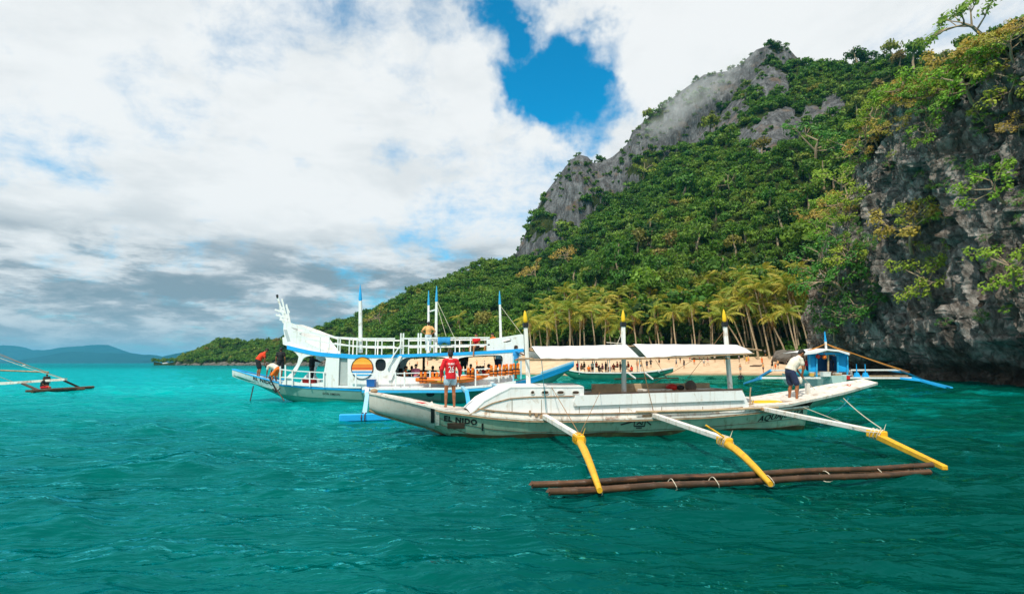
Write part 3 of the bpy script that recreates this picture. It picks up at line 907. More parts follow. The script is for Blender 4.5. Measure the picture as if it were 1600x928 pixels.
CLIFF_TREES = [
    (1562, 58, 95, 'bright', "wind-bent tree with bare pale limbs on the cliff top against the sky", 1, -0.5),
    (1418, 168, 62, 'bright', "round yellow-green tree at the left end of the cliff's top edge", 2, 0.0),
    (1503, 135, 70, 'ochre', "golden tree with a pale trunk on the upper cliff edge", 3, 0.0),
    (1478, 140, 40, 'ochre', "small ochre tree left of the golden one on the cliff edge", 4, 0.0),
    (1525, 172, 86, 'bright', "broad bright green tree spreading over the cliff's brow", 5, -0.4),
    (1583, 160, 84, 'bright', "bright green tree with pale roots at the right edge of the cliff brow", 0, -0.3),
    (1590, 95, 60, 'ochre', "yellowish bushy tree near the top right corner of the cliff", 1, 0.0),
    (1540, 100, 50, 'ochre', "rusty gold shrubby tree below the wind-bent one", 2, 0.0),
    (1425, 398, 76, 'ochre', "yellowing tree with tangled bare limbs in the middle of the cliff face", 3, -0.3),
    (1432, 352, 46, 'bright', "small green tree above the yellowing one on the cliff face", 4, -0.2),
    (1455, 470, 72, 'bright', "low bright green tree on a ledge of the lower cliff", 5, -0.4),
    (1470, 408, 34, 'bright', "tiny green tree on a rock nose above the lower ledge", 0, -0.2),
    (1300, 425, 62, 'dark', "dark green tree where the cliff's left end meets the palms", 4, -0.2),
    (1330, 432, 66, 'dark', "dense dark tree on the cliff's left end below the lime green ones", 5, -0.2),
    (1292, 480, 58, 'dark', "dark tree low at the cliff's left end beside the palm trunks", 0, -0.2),
    (1335, 515, 56, 'dark', "dark tree hanging right above the blue boat's mast", 2, -0.3),
    (1352, 430, 56, 'bright', "fresh green tree above the dark hanging ones at the cliff's left end", 1, -0.2),
    (1305, 535, 44, 'dark', "lowest dark bush behind the blue boat's canopy", 3, -0.2),
    (1345, 470, 84, 'dark', "dark green tree hanging over the cliff foot behind the blue boat", 1, -0.3),
    (1312, 462, 70, 'dark', "dark green bushy tree left of the hanging one above the blue boat", 2, -0.2),
    (1362, 505, 50, 'dark', "small dark tree drooping lowest over the blue boat's rope", 3, -0.2),
    (1574, 315, 70, 'bright', "green tree reaching out of the cliff with light bare branches near the right frame edge", 4, -0.6),
    (1585, 455, 78, 'bright', "wide green tree growing out of the lower cliff at the right frame edge", 5, -0.5),
    (1455, 222, 40, 'bright', "sparse green tree under the brow of the cliff", 0, -0.4),
    (1548, 282, 40, 'dark', "small green tree in a dark cleft of the cliff", 3, -0.4),
    (1592, 215, 40, 'ochre', "yellow-green tree under the brow at the right frame edge", 2, -0.4),
]
for px, py, s, mk, lab, sd, ln in CLIFF_TREES: cling(px, py, s, mk, lab, sd, ln)
SLOPE_TREES = [(1338, 262, 66, 'bright', "lime green tree against the cliff's upper left edge"), (1325, 312, 60, 'bright', "lime green tree halfway down beside the cliff's left edge"),
               (1305, 352, 56, 'bright', "yellow-green tree low beside the cliff's left edge"), (1272, 378, 52, 'ochre', "straw-coloured tree above the tall palms next to the cliff"),
               (1318, 388, 60, 'bright', "lime tree just above the dark trees at the cliff's left end"), (1290, 408, 56, 'bright', "yellow-green tree behind the palms at the cliff's foot"), (1262, 262, 74, 'dark', "pale-trunked emergent tree high on the slope left of the cliff"),
               (845, 440, 36, 'ochre', "bare brownish tree with pale limbs on the slope above the first palms"), (598, 512, 34, 'ochre', "dry orange-brown tree on the hillside behind the boat's upper rail"),
               (1005, 282, 30, 'bright', "pale green feathery tree on the middle of the slope"), (1140, 305, 34, 'bright', "pale lime tree in the middle of the slope right of centre"), (890, 418, 34, 'ochre', "ochre tree above the left part of the palm grove")]
for k, (px, py, s, mk, lab) in enumerate(SLOPE_TREES): cling(px, py, s, mk, lab, k, 0, "slope_tree", None, (1,))
# shrubs of the cliff: many look alike
gs = np.random.default_rng(9)
n_ok = 0
for k in range(120):
    px = gs.uniform(1300, 1600); lim = np.interp(px, [1300, 1345, 1400, 1500, 1600], [420, 250, 175, 135, 60])
    py = lim + (560 - lim) * gs.random() ** (5.0 if k % 5 else 1.2) - 6
    if py > 520: continue
    h = hit(px, py, (0,))
    if h is None: continue
    top = py < lim + 45
    mk = ('ochre', 'bright', 'bright', 'dark')[k % 4] if top else ('dark', 'bright', 'dark')[k % 3]
    lab = "small %s shrub %s" % ({'ochre': 'golden yellow', 'bright': 'bright green', 'dark': 'dark green'}[mk], "growing along the cliff's upper edge" if top else "rooted in a crack of the cliff face")
    cling(px, py, gs.uniform(12, 24) if not top else gs.uniform(24, 50), mk, lab, k, -0.2, "cliff_shrub", "shrubs on the limestone cliff")
    n_ok += 1
# bushes at the back of the beach
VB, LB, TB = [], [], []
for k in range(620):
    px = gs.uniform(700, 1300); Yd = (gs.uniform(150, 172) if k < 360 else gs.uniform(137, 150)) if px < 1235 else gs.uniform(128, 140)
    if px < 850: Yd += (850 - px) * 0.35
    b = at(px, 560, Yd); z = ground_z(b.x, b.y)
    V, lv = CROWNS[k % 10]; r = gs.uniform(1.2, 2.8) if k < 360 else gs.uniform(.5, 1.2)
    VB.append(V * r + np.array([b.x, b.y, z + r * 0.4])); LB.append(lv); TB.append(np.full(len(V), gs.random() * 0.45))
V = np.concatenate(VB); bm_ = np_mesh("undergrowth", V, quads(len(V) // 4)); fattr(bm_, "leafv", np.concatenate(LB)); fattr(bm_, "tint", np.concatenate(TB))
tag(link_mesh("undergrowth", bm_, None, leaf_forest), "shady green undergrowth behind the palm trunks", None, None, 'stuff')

# shore rocks of the headland
mr = MB(); rock_m = pmat("shore_rock", (0.13, 0.115, 0.10), 0.9, 0.5, 0.8, None, bump=0.6, bscale=3, kind='Object')
for k in range(260):
    px = gs.uniform(276, 760) if k < 230 else gs.uniform(1225, 1290)
    Yd = np.interp(px, sh[:, 0], sh[:, 1]) + gs.uniform(-1, 9)
    if px > 1200: Yd = gs.uniform(112, 124)
    b = at(px, 567, Yd); s = gs.uniform(0.8, 2.4) * (1.0 if px > 600 else 1.5)
    mr.ball((b.x, b.y, gs.uniform(-.3, .8) + (2.5 if px > 1200 else 0)), (s * gs.uniform(.8, 1.6), s, s * gs.uniform(.5, .95)), 7, 5)
me = mr.mesh("shore_rocks", rock_m)
for v in me.vertices:
    d = noise.noise_vector(v.co * 0.7) * 0.7; v.co += d
tag(link_mesh("shore_rocks", me), "dark boulders along the waterline of the wooded headland", None, None, 'stuff')

# haze: the air over the whole bay
hz = MB(); hz.box((0, 0, 129), (34000, 34000, 264))
hm = bpy.data.materials.new("haze_air"); hm.use_nodes = True
t = NT(hm.node_tree)
pv = t.n('ShaderNodeVolumePrincipled', i_Color=(0.14, 0.60, 0.92, 1), i_Density=0.000065, i_Anisotropy=0.1)
out = t.n('ShaderNodeOutputMaterial'); t.t.links.new(pv.outputs[0], out.inputs['Volume'])
tag(hz.build("haze", hm), "thin pale haze in the sea air", None, None, 'stuff')
# ------------------------------------------------------------------ people
def capsule(mb, p, q, r1, r2, n=10):
    p, q = Vector(p), Vector(q)
    d = (q - p)
    if d.length < 1e-5: d = Vector((0, 0, 1e-4))
    u = d.normalized()
    pts = [p - u * r1 * 0.98, p - u * r1 * 0.72, p, q, q + u * r2 * 0.72, q + u * r2 * 0.98]
    mb.tube(pts, [r1 * 0.2, r1 * 0.7, r1, r2, r2 * 0.7, r2 * 0.2], n)
def melt(mb, name, voxel, smooth_it=4):
    """fuse overlapping volumes into one continuous skin"""
    o = bpy.data.objects.new(name, mb.mesh(name))
    COL.objects.link(o)
    r = o.modifiers.new("r", 'REMESH'); r.mode = 'VOXEL'; r.voxel_size = voxel; r.use_smooth_shade = True
    s = o.modifiers.new("s", 'SMOOTH'); s.iterations = smooth_it; s.factor = 0.5
    dg = bpy.context.evaluated_depsgraph_get()
    me = bpy.data.meshes.new_from_object(o.evaluated_get(dg))
    me.name = name
    bpy.data.objects.remove(o)
    return me
def base_pose():
    J = dict(pelvis=(0, 0, .93), waist=(0, 0, 1.06), chest=(0, .0, 1.25), neck=(0, -.01, 1.42), head=(0, .015, 1.555))
    for s, k in ((-1, 'l'), (1, 'r')):
        J['sh' + k] = (s * .175, -.01, 1.365); J['el' + k] = (s * .225, -.03, 1.10); J['wr' + k] = (s * .235, .05, .86)
        J['hip' + k] = (s * .09, 0, .90); J['kn' + k] = (s * .10, .02, .49); J['an' + k] = (s * .10, -.01, .085)
    return J
POSES = {}
def pose(name, **kw):
    J = base_pose(); J.update(kw); POSES[name] = {k: Vector(v) for k, v in J.items()}
pose('stand')
pose('contrapposto', ell=(-.27, -.04, 1.11), wrl=(-.26, .04, .86), elr=(.28, -.03, 1.12), wrr=(.30, .10, .90), anl=(-.13, -.02, .085), anr=(.13, .02, .085), knl=(-.115, .03, .49), knr=(.115, .04, .49))
pose('walk', knl=(-.09, .16, .50), anl=(-.09, .24, .11), knr=(.09, -.03, .49), anr=(.09, -.24, .15), ell=(-.23, -.14, 1.13), wrl=(-.22, -.12, .90), elr=(.23, .08, 1.12), wrr=(.22, .24, .96))
pose('akimbo', ell=(-.36, -.06, 1.14), wrl=(-.19, .06, 1.0), elr=(.36, -.06, 1.14), wrr=(.19, .06, 1.0))
pose('bend', pelvis=(0, -.06, .92), waist=(0, .00, 1.05), chest=(0, .14, 1.20), neck=(0, .27, 1.36), head=(0, .36, 1.47),
     shl=(-.175, .21, 1.28), shr=(.175, .21, 1.28), ell=(-.21, .27, 1.02), wrl=(-.10, .36, .80), elr=(.21, .25, 1.02), wrr=(.12, .24, .77),
     hipl=(-.09, -.06, .90), hipr=(.09, -.06, .90), knl=(-.13, .02, .49), knr=(.13, .06, .49), anl=(-.15, -.04, .085), anr=(.16, .0, .085))
pose('stoop', pelvis=(0, -.18, .80), waist=(0, -.04, .90), chest=(0, .17, .96), neck=(0, .34, .99), head=(0, .46, .97),
     shl=(-.175, .28, .95), shr=(.175, .28, .95), ell=(-.18, .32, .68), wrl=(-.12, .38, .44), elr=(.18, .32, .68), wrr=(.12, .38, .44),
     hipl=(-.09, -.18, .78), hipr=(.09, -.18, .78), knl=(-.15, .06, .46), knr=(.15, .06, .46), anl=(-.13, -.06, .085), anr=(.13, -.06, .085))
pose('reach', ell=(-.22, .20, 1.28), wrl=(-.18, .42, 1.22), elr=(.22, .20, 1.26), wrr=(.18, .42, 1.18))
pose('sit', pelvis=(0, 0, .10), waist=(0, .0, .23), chest=(0, .03, .42), neck=(0, .04, .59), head=(0, .07, .725),
     shl=(-.175, .03, .535), shr=(.175, .03, .535), ell=(-.23, .10, .30), wrl=(-.14, .27, .22), elr=(.23, .10, .30), wrr=(.14, .27, .22),
     hipl=(-.09, .04, .09), hipr=(.09, .04, .09), knl=(-.13, .46, .10), knr=(.13, .46, .10), anl=(-.13, .50, -.34), anr=(.13, .50, -.34))
pose('squat', pelvis=(0, -.10, .30), waist=(0, -.04, .42), chest=(0, .06, .58), neck=(0, .12, .73), head=(0, .17, .86),
     shl=(-.175, .09, .68), shr=(.175, .09, .68), ell=(-.22, .28, .50), wrl=(-.10, .42, .40), elr=(.22, .28, .50), wrr=(.10, .42, .40),
     hipl=(-.09, -.08, .29), hipr=(.09, -.08, .29), knl=(-.17, .26, .50), knr=(.17, .26, .50), anl=(-.13, .04, .085), anr=(.13, .04, .085))
def hand(mb, wr, el, side, curl=0.5, r=1.0):
    d = (wr - el).normalized()
    out = Vector((side, 0, 0)); out = (out - d * out.dot(d)).normalized()      # back of the hand faces outwards
    fw = d.cross(out).normalized()
    if fw.y < 0: fw = -fw                                                       # thumb side points forwards
    pc = wr + d * 0.045
    capsule(mb, wr, wr + d * 0.08, .024, .026, 8)
    capsule(mb, pc + fw * .018, pc + fw * .018 + d * .035, .019, .019, 8); capsule(mb, pc - fw * .018, pc - fw * .018 + d * .033, .018, .018, 8)
    for k, L in enumerate((.068, .076, .070, .055)):
        b = pc + d * 0.045 + fw * (0.027 - 0.018 * k)
        m1 = b + d * L * 0.5 - out * L * 0.10 * curl
        tp = m1 + d * L * 0.40 - out * L * 0.55 * curl
        mb.tube([b - d * .012, b, m1, tp], [.0095, .0095, .0088, .0062], 6)
    tb = pc + fw * 0.026 - d * 0.012
    mb.tube([tb - fw * .012, tb, tb + fw * .022 + d * .03 - out * .008, tb + fw * .020 + d * .055 - out * .018], [.012, .0115, .0105, .0075], 6)
def figure(pname, sleeve=0.5, leg=0.5, voxel=0.02, hem=0.0, loose=1.0, shirt=True):
    J = POSES[pname]
    b, s, p, h = MB(), MB(), MB(), MB()
    up = (J['head'] - J['neck']).normalized()
    fwd = (Vector((0, 1, 0)) - up * up.y).normalized() if abs(up.y) < 0.95 else Vector((0, 0.3, -1)).normalized()
    side = fwd.cross(up).normalized()
    hd = J['head']
    M = Matrix((side, fwd, up)).transposed()
    def hp(x, y, z): return hd + M @ Vector((x, y, z))
    def hball(mb, c, r, n=12, m=9):
        t2 = MB(); t2.ball((0, 0, 0), r, n, m)
        mb.add([hp(*(Vector(c) + Vector(v))) for v in t2.v], t2.f)
    hball(b, (0, -.008, .015), (.073, .094, .098)); hball(b, (0, .022, -.045), (.056, .066, .066))
    hball(b, (0, .094, -.012), (.013, .022, .020), 7, 5); hball(b, (0, .079, -.056), (.024, .013, .008), 7, 5)
    for sd in (-1, 1):
        hball(b, (sd * .076, -.006, -.012), (.012, .022, .032), 7, 5); hball(b, (sd * .031, .080, .012), (.014, .010, .008), 7, 5)
    capsule(b, J['neck'] - up * .03, hd - up * .07, .058, .054)
    capsule(b, J['pelvis'], J['waist'], .135, .118, 12); capsule(b, J['waist'], J['chest'], .118, .142, 12)
    capsule(b, J['shl'], J['shr'], .064, .064); capsule(b, J['chest'] + Vector((-.07, 0, 0)), J['chest'] + Vector((.07, 0, 0)), .10, .10)
    capsule(b, J['chest'], J['neck'], .105, .062)
    for k, sd in (('l', -1), ('r', 1)):
        capsule(b, J['sh' + k], J['el' + k], .054, .042); capsule(b, J['el' + k], J['wr' + k], .043, .027)
        hand(b, J['wr' + k], J['el' + k], sd)
        capsule(b, J['pelvis'] + Vector((sd * .05, 0, 0)), J['hip' + k], .10, .09)
        capsule(b, J['hip' + k], J['kn' + k], .088, .056); capsule(b, J['kn' + k], J['an' + k], .056, .036)
        cm = J['kn' + k].lerp(J['an' + k], .3) + Vector((0, -.018, 0)); capsule(b, cm, cm.lerp(J['an' + k], .3), .052, .044)
        a = J['an' + k]
        dirf = Vector((sd * .12, 1, 0)).normalized() if pname != 'sit' else Vector((0, .9, -.4)).normalized()
        capsule(b, a - dirf * .03 + Vector((0, 0, -.045)), a + dirf * .12 + Vector((0, 0, -.058)), .034, .026)
        capsule(b, a, a + Vector((0, 0, -.03)), .037, .036)
    if shirt:
        q = 1 + 0.10 * loose
        lo = J['pelvis'] + (J['waist'] - J['pelvis']) * (0.25 - hem)
        s.tube([lo, lo.lerp(J['waist'], .06), lo.lerp(J['waist'], .5), J['waist']], [.150 * q, .156 * q, .146 * q, .134 * q], 14); capsule(s, J['waist'], J['chest'], .134 * q, .153 * q, 14)
        capsule(s, J['shl'], J['shr'], .072, .072, 12); capsule(s, J['chest'] + Vector((-.07, 0, 0)), J['chest'] + Vector((.07, 0, 0)), .112, .112)
        capsule(s, J['chest'], J['neck'] - (J['neck'] - J['chest']) * .12, .115, .078)
        for k in 'lr':
            e = J['sh' + k].lerp(J['el' + k], min(1, sleeve * 2))
            capsule(s, J['sh' + k], e, .068, .062 * q)
            if sleeve > 0.5: capsule(s, J['el' + k], J['el' + k].lerp(J['wr' + k], (sleeve - .5) * 2), .060, .046)
    capsule(p, J['pelvis'], J['waist'].lerp(J['pelvis'], .4), .150, .138, 12)
    for k, sd in (('l', -1), ('r', 1)):
        capsule(p, J['pelvis'] + Vector((sd * .05, 0, 0)), J['hip' + k], .112, .104)
        e = J['hip' + k].lerp(J['kn' + k], min(1, leg * 2) * 0.9)
        capsule(p, J['hip' + k], e, .104, .100 if leg <= .5 else .075)
        if leg > 0.5: capsule(p, J['kn' + k], J['kn' + k].lerp(J['an' + k], (leg - .5) * 2), .072, .062)
    hball(h, (0, -.020, .034), (.083, .096, .096)); hball(h, (0, -.055, -.005), (.074, .058, .075))
    hball(h, (0, .045, .085), (.055, .045, .030), 8, 6)
    out = {'body': melt(b, 'body', voxel), 'hair': melt(h, 'hair', voxel, 2), 'shorts': melt(p, 'shorts' if leg <= .5 else 'trousers', voxel, 3)}
    if shirt: out['shirt'] = melt(s, 'shirt', voxel, 3)
    return out
SKIN = [pmat("skin_brown", (0.30, 0.105, 0.040), 0.55, 0.1), pmat("skin_tan", (0.44, 0.19, 0.085), 0.55, 0.1), pmat("skin_light", (0.58, 0.33, 0.21), 0.55, 0.1)]
HAIR = pmat("black_hair", (0.012, 0.010, 0.010), 0.6, 0.3, 30, None, bump=0.6, bscale=60)
CLOTH = {k: pmat("cloth_" + k, c, 0.85, 0.22, 7.0, None, bump=0.5, bscale=9) for k, c in dict(
    red=(0.62, 0.008, 0.016), orange=(0.85, 0.17, 0.015), white=(0.74, 0.66, 0.55), navy=(0.018, 0.028, 0.075), black=(0.014, 0.015, 0.018), blue=(0.03, 0.28, 0.62),
    denim=(0.36, 0.50, 0.60), pink=(0.70, 0.16, 0.25), yellow=(0.80, 0.45, 0.05), teal=(0.02, 0.30, 0.32), grey=(0.30, 0.30, 0.30), pale=(0.55, 0.66, 0.74), vermilion=(0.78, 0.05, 0.012), peach=(0.80, 0.42, 0.16)).items()}
FIG = {}
def person(loc, rz, pname='stand', skin=0, shirt='white', shorts='navy', label=None, group=None, sleeve=0.25, leg=0.4, voxel=0.026, scale=1.0, hem=0.0, loose=1.0, hair=None):
    key = (pname, sleeve, leg, voxel, hem, loose, shirt is not None)
    if key not in FIG: FIG[key] = figure(pname, sleeve, leg, voxel, hem, loose, shirt is not None)
    o = empty("person", loc, rz, label, "person", group)
    o.scale = (scale,) * 3
    for part, mt in (('body', SKIN[skin]), ('hair', hair or HAIR), ('shorts', CLOTH[shorts]), ('shirt', CLOTH[shirt] if shirt else None)):
        if part not in FIG[key]: continue
        me = FIG[key][part]
        if not me.materials: me.materials.append(mt)
        c = link_mesh(me.name.split('.')[0], me, o)
        c.material_slots[0].link = 'OBJECT'; c.material_slots[0].material = mt
    return o

# ------------------------------------------------------------------ plates cut from sheet, lettering
def plate_mesh(name, outer, holes=(), thick=0.06, mat=None):
    """outer, holes: lists of (x, z); gives a sheet standing in the xz plane, thick along y"""
    cu = bpy.data.curves.new(name, 'CURVE'); cu.dimensions = '2D'; cu.fill_mode = 'BOTH'; cu.extrude = thick / 2
    for pts in [outer] + list(holes):
        sp = cu.splines.new('POLY'); sp.points.add(len(pts) - 1)
        for q, (x, z) in zip(sp.points, pts): q.co = (x, z, 0, 1)
        sp.use_cyclic_u = True
    o = bpy.data.objects.new(name, cu); COL.objects.link(o)
    dg = bpy.context.evaluated_depsgraph_get()
    me = bpy.data.meshes.new_from_object(o.evaluated_get(dg)); me.name = name
    bpy.data.objects.remove(o)
    for v in me.vertices: v.co = (v.co.x, -v.co.z, v.co.y)
    me.materials.clear()
    if mat: me.materials.append(mat)
    return me
def text_mesh(body, size, bold=0.0, shear=0.0, spacing=1.0, thick=0.006):
    for bo in (bold, bold * .5, 0.0):
        cu = bpy.data.curves.new("t", 'FONT'); cu.body = body; cu.size = size; cu.offset = bo; cu.shear = shear; cu.extrude = thick / 2
        cu.space_character = spacing; cu.align_x = 'CENTER'; cu.align_y = 'CENTER'; cu.resolution_u = 3
        o = bpy.data.objects.new("t", cu); COL.objects.link(o)
        dg = bpy.context.evaluated_depsgraph_get()
        me = bpy.data.meshes.new_from_object(o.evaluated_get(dg)); me.name = "lettering"
        bpy.data.objects.remove(o)
        me.materials.clear()
        ys = [v.co.y for v in me.vertices]
        if max(ys) - min(ys) < 1.15 * size: break          # thickened outlines of some letters burst: fall back to thinner ones
    if bold > 0 and bo == 0:
        vs = [tuple(v.co) for v in me.vertices]; fs = [tuple(p.vertices) for p in me.polygons]; n = len(vs)
        m2 = bpy.data.meshes.new("lettering")
        m2.from_pydata(vs + [(x + .055 * size, y + .01 * size, z + .001) for x, y, z in vs], [], fs + [tuple(i + n for i in f) for f in fs]); me = m2
    return me
def rounded(pts, k=4):
    """rounds the corners of a polygon by cutting them (Chaikin)"""
    for _ in range(k):
        o = []
        for i in range(len(pts)):
            a, b = pts[i], pts[(i + 1) % len(pts)]
            o += [(a[0] * .75 + b[0] * .25, a[1] * .75 + b[1] * .25), (a[0] * .25 + b[0] * .75, a[1] * .25 + b[1] * .75)]
        pts = o
    return pts

# paints and materials of the boats
white_paint = pmat("white_paint", (0.78, 0.76, 0.72), 0.45, 0.10, 1.2, (0.33, 0.21, 0.11), 0.42, 3.2, dirt2=(0.46, 0.34, 0.22), amt2=0.75, streak=(9, 9, 0.9))
white_clean = pmat("clean_white_paint", (0.80, 0.80, 0.79), 0.4, 0.06, 1.0, (0.47, 0.37, 0.27), 0.32, 2.6, dirt2=(0.55, 0.48, 0.40), amt2=0.65, streak=(9, 9, 0.9))
white_worn = pmat("worn_white_paint", (0.70, 0.66, 0.60), 0.6, 0.2, 2.0, (0.24, 0.11, 0.05), 0.5, 3.4, dirt2=(0.40, 0.27, 0.17), amt2=0.75, streak=(8, 8, 1.0))
bow_grey = pmat("grey_white_paint", (0.56, 0.53, 0.48), 0.55, 0.15, 1.5, (0.34, 0.28, 0.22), 0.35, 1.8, dirt2=(0.40, 0.36, 0.30), amt2=0.6)
hull_green = pmat("pale_green_paint", (0.30, 0.44, 0.33), 0.55, 0.25, 1.3, (0.36, 0.36, 0.25), 0.5, 1.2, dirt2=(0.15, 0.20, 0.12), amt2=0.9, streak=(9, 9, 0.8))
rust_wood = pmat("rust_stained_wood", (0.40, 0.27, 0.16), 0.8, 0.35, 4.0, (0.25, 0.08, 0.025), 0.6, 5.0)
yellow_paint = pmat("worn_yellow_paint", (0.80, 0.42, 0.015), 0.5, 0.2, 5.0, (0.24, 0.09, 0.03), 0.30, 6.0, dirt2=(0.55, 0.22, 0.02), amt2=0.6)
yellow_bright = pmat("yellow_paint", (0.86, 0.52, 0.01), 0.45, 0.12, 4.0)
black_paint = pmat("black_paint", (0.012, 0.013, 0.015), 0.5, 0.2)
bamboo_m = pmat("wet_bamboo", (0.088, 0.044, 0.020), 0.4, 0.55, 2.5, (0.022, 0.015, 0.010), 0.7, 2.0, (0.5, 1, 1), 0.35, 30, dirt2=(0.30, 0.12, 0.05), amt2=0.6, streak=(1.2, 16, 16))
rope_m = pmat("pale_rope", (0.62, 0.56, 0.44), 0.9, 0.2)
rope_teal = pmat("teal_rope", (0.02, 0.22, 0.27), 0.8, 0.2)
rope_brown = pmat("brown_rope", (0.30, 0.16, 0.07), 0.9, 0.2)
tarp_m = pmat("white_tarpaulin", (0.74, 0.74, 0.75), 0.55, 0.08, 1.5, (0.55, 0.54, 0.52), 0.2, 1.2, bump=0.35, bscale=3.0)
dark_glass = pmat("dark_glass", (0.02, 0.022, 0.025), 0.12, 0.1)
brown_dark = pmat("dark_brown_wood", (0.075, 0.045, 0.03), 0.7, 0.3, 4)
sky_blue = pmat("sky_blue_paint", (0.04, 0.40, 0.72), 0.45, 0.15, 1.5, (0.25, 0.42, 0.5), 0.25, 2.5)
bright_blue = pmat("bright_blue_paint", (0.015, 0.38, 0.80), 0.45, 0.15, 1.5)
pale_blue = pmat("pale_blue_paint", (0.30, 0.56, 0.72), 0.5, 0.15, 1.5, (0.2, 0.3, 0.35), 0.3, 3)
hull_teal = pmat("teal_hull_paint", (0.055, 0.30, 0.235), 0.4, 0.2, 0.9, (0.17, 0.30, 0.25), 0.4, 0.9)
hull_grey_teal = pmat("grey_teal_hull_paint", (0.23, 0.38, 0.33), 0.5, 0.2, 0.9, (0.12, 0.30, 0.24), 0.4, 0.9)
orange_pl = pmat("orange_plastic", (0.86, 0.17, 0.01), 0.4, 0.12, 1.5)
red_pl = pmat("red_plastic", (0.62, 0.02, 0.015), 0.4, 0.1, 2)
blue_pl = pmat("blue_plastic", (0.01, 0.10, 0.34), 0.4, 0.1, 2)
grey_cloth = pmat("grey_cloth", (0.13, 0.10, 0.085), 0.9, 0.4, 6)
wood_tan = pmat("tan_wood", (0.50, 0.36, 0.22), 0.75, 0.3, 3, (0.22, 0.13, 0.07), 0.4, 4)

def hull_solid(st, mid=0.55, n=7):
    """st: list of (s, half_beam, z_sheer, z_keel) -> rings from one gunwale round the keel to the other"""
    rings = []
    for s, b, zs, zk in st:
        rg = []
        for k in range(-n, n + 1):
            a = abs(k) / n
            sg = 1 if k > 0 else -1
            y = b * a ** mid if k else 0.0
            z = zk + (zs - zk) * a ** 1.9
            rg.append((s, sg * y, z))
        rings.append(rg)
    return rings
def interp_st(tab, N):
    tb = np.array(tab, float)
    xs = np.linspace(tb[0, 0], tb[-1, 0], N)
    return [(x, *[float(np.interp(x, tb[:, 0], tb[:, c])) for c in range(1, tb.shape[1])]) for x in xs]
def hull_y(st, s, z, mid=0.55):
    tb = np.array(st, float)
    b, zs, zk = [float(np.interp(s, tb[:, 0], tb[:, c])) for c in (1, 2, 3)]
    a = max(0.0, min(1.0, (z - zk) / max(zs - zk, 1e-3))) ** (1 / 1.9)
    return b * a ** mid
# ================================================================== the white outrigger boat in front
BO = Vector((0, 16.8, 0)); BANG = math.atan2(0.182, 0.983)
BA = Vector((math.cos(BANG), math.sin(BANG), 0)); BB = Vector((-math.sin(BANG), math.cos(BANG), 0))
def to_l(p): d = Vector(p) - BO; return Vector((d.dot(BA), d.dot(BB), d.z))
def ML(px, py, c):
    d = ray(px, py)
    k = ((BO - EYE).dot(BB) + c) / d.dot(BB)
    return to_l(EYE + d * k)
def MY(px, py, Yd): return to_l(at(px, py, Yd))
boat = empty("outrigger_boat", BO, BANG, "long white outrigger boat with pale green hull, white awning and yellow outrigger arms", "boat")
sh_px = [(577, 615, .10), (592, 618, .3), (640, 628.5, .62), (674, 637, .80), (690, 641.5, .86), (732, 647, 1.0), (770, 652, 1.1), (820, 656, 1.18), (900, 657, 1.2), (992, 655, 1.2), (1102, 651, 1.12), (1168, 645, 1.02), (1215, 640, .95), (1245, 637.5, .84), (1262, 636, .70)]
kl = [(577, .75), (585, .68), (600, .58), (640, .38), (675, .22), (705, -.05), (740, -.3), (800, -.5), (1050, -.5), (1200, -.35), (1250, -.25), (1262, -.2)]
tab = []
for px, py, b in sh_px:
    l = ML(px, py, -b)
    tab.append((l.x, b, l.z, float(np.interp(px, [k[0] for k in kl], [k[1] for k in kl]))))
st = interp_st(tab, 60)
rg = hull_solid(st)
s_split = ML(687, 650, -.85).x
ia = [i for i, q in enumerate(st) if q[0] <= s_split]
k0 = ia[-1]
MB().loft(rg[:k0 + 1]).add(rg[0], [tuple(range(len(rg[0])))]).build("bow_section", bow_grey, boat, True)
MB().loft(rg[k0:]).add(rg[-1], [tuple(range(len(rg[0])))]).build("hull", hull_green, boat, True)
# keel shoe and waterline stain
kb = MB(); kb.tube([(q[0], 0, q[3] - .02) for q in st], .05, 6); kb.build("keel", rust_wood, boat)
w1 = MB()
wl = [q for q in st if q[0] > ML(700, 670, -.6).x]
for sd in (-1, 1):
    rr = []
    for q in wl:
        rr.append([(q[0], sd * (hull_y(tab, q[0], z) + 0.012), z) for z in (-.1, -.02, .05, .085 + .02 * math.sin(q[0] * 3))])
    w1.loft(rr)
w1.build("waterline_stain", pmat("algae_stain", (0.085, 0.055, 0.022), 0.7, 0.4, 3, (0.16, 0.17, 0.06), 0.5, 2), boat, True)
# plank seams along the hull and upright seams of the cabin sides
for fr_ in (.80, .62):
    for sd in (-1, 1):
        sm_ = MB(); sm_.tube([(q[0], sd * (q[1] * fr_ ** .55 + .003), q[3] + (q[2] - q[3]) * fr_ ** 1.9) for q in st[k0:-1]], .007, 4); sm_.build("plank_seam", brown_dark, boat)
# gunwale cap, deck
g = MB()
for sd in (-1, 1):
    for i in range(len(st) - 1):
        a, b = st[i], st[i + 1]
        g.bar((a[0], sd * a[1], a[2] + .02), (b[0] + .01, sd * b[1], b[2] + .02), .07, .05)
g.build("gunwale", white_worn, boat)
for sd in (-1, 1):
    ru = MB()
    for i in range(k0, len(st) - 1):
        a, b = st[i], st[i + 1]
        ru.bar((a[0], sd * (a[1] + .02), a[2] - .035), (b[0] + .01, sd * (b[1] + .02), b[2] - .035), .03, .035)
    ru.build("rub_rail", rust_wood, boat)
d = MB(); d.loft([[(q[0], -q[1] * .98, q[2] - .01), (q[0], 0, q[2] + .02 + (.05 if q[0] < s_split else 0)), (q[0], q[1] * .98, q[2] - .01)] for q in st])
d.build("deck", white_worn, boat, True)
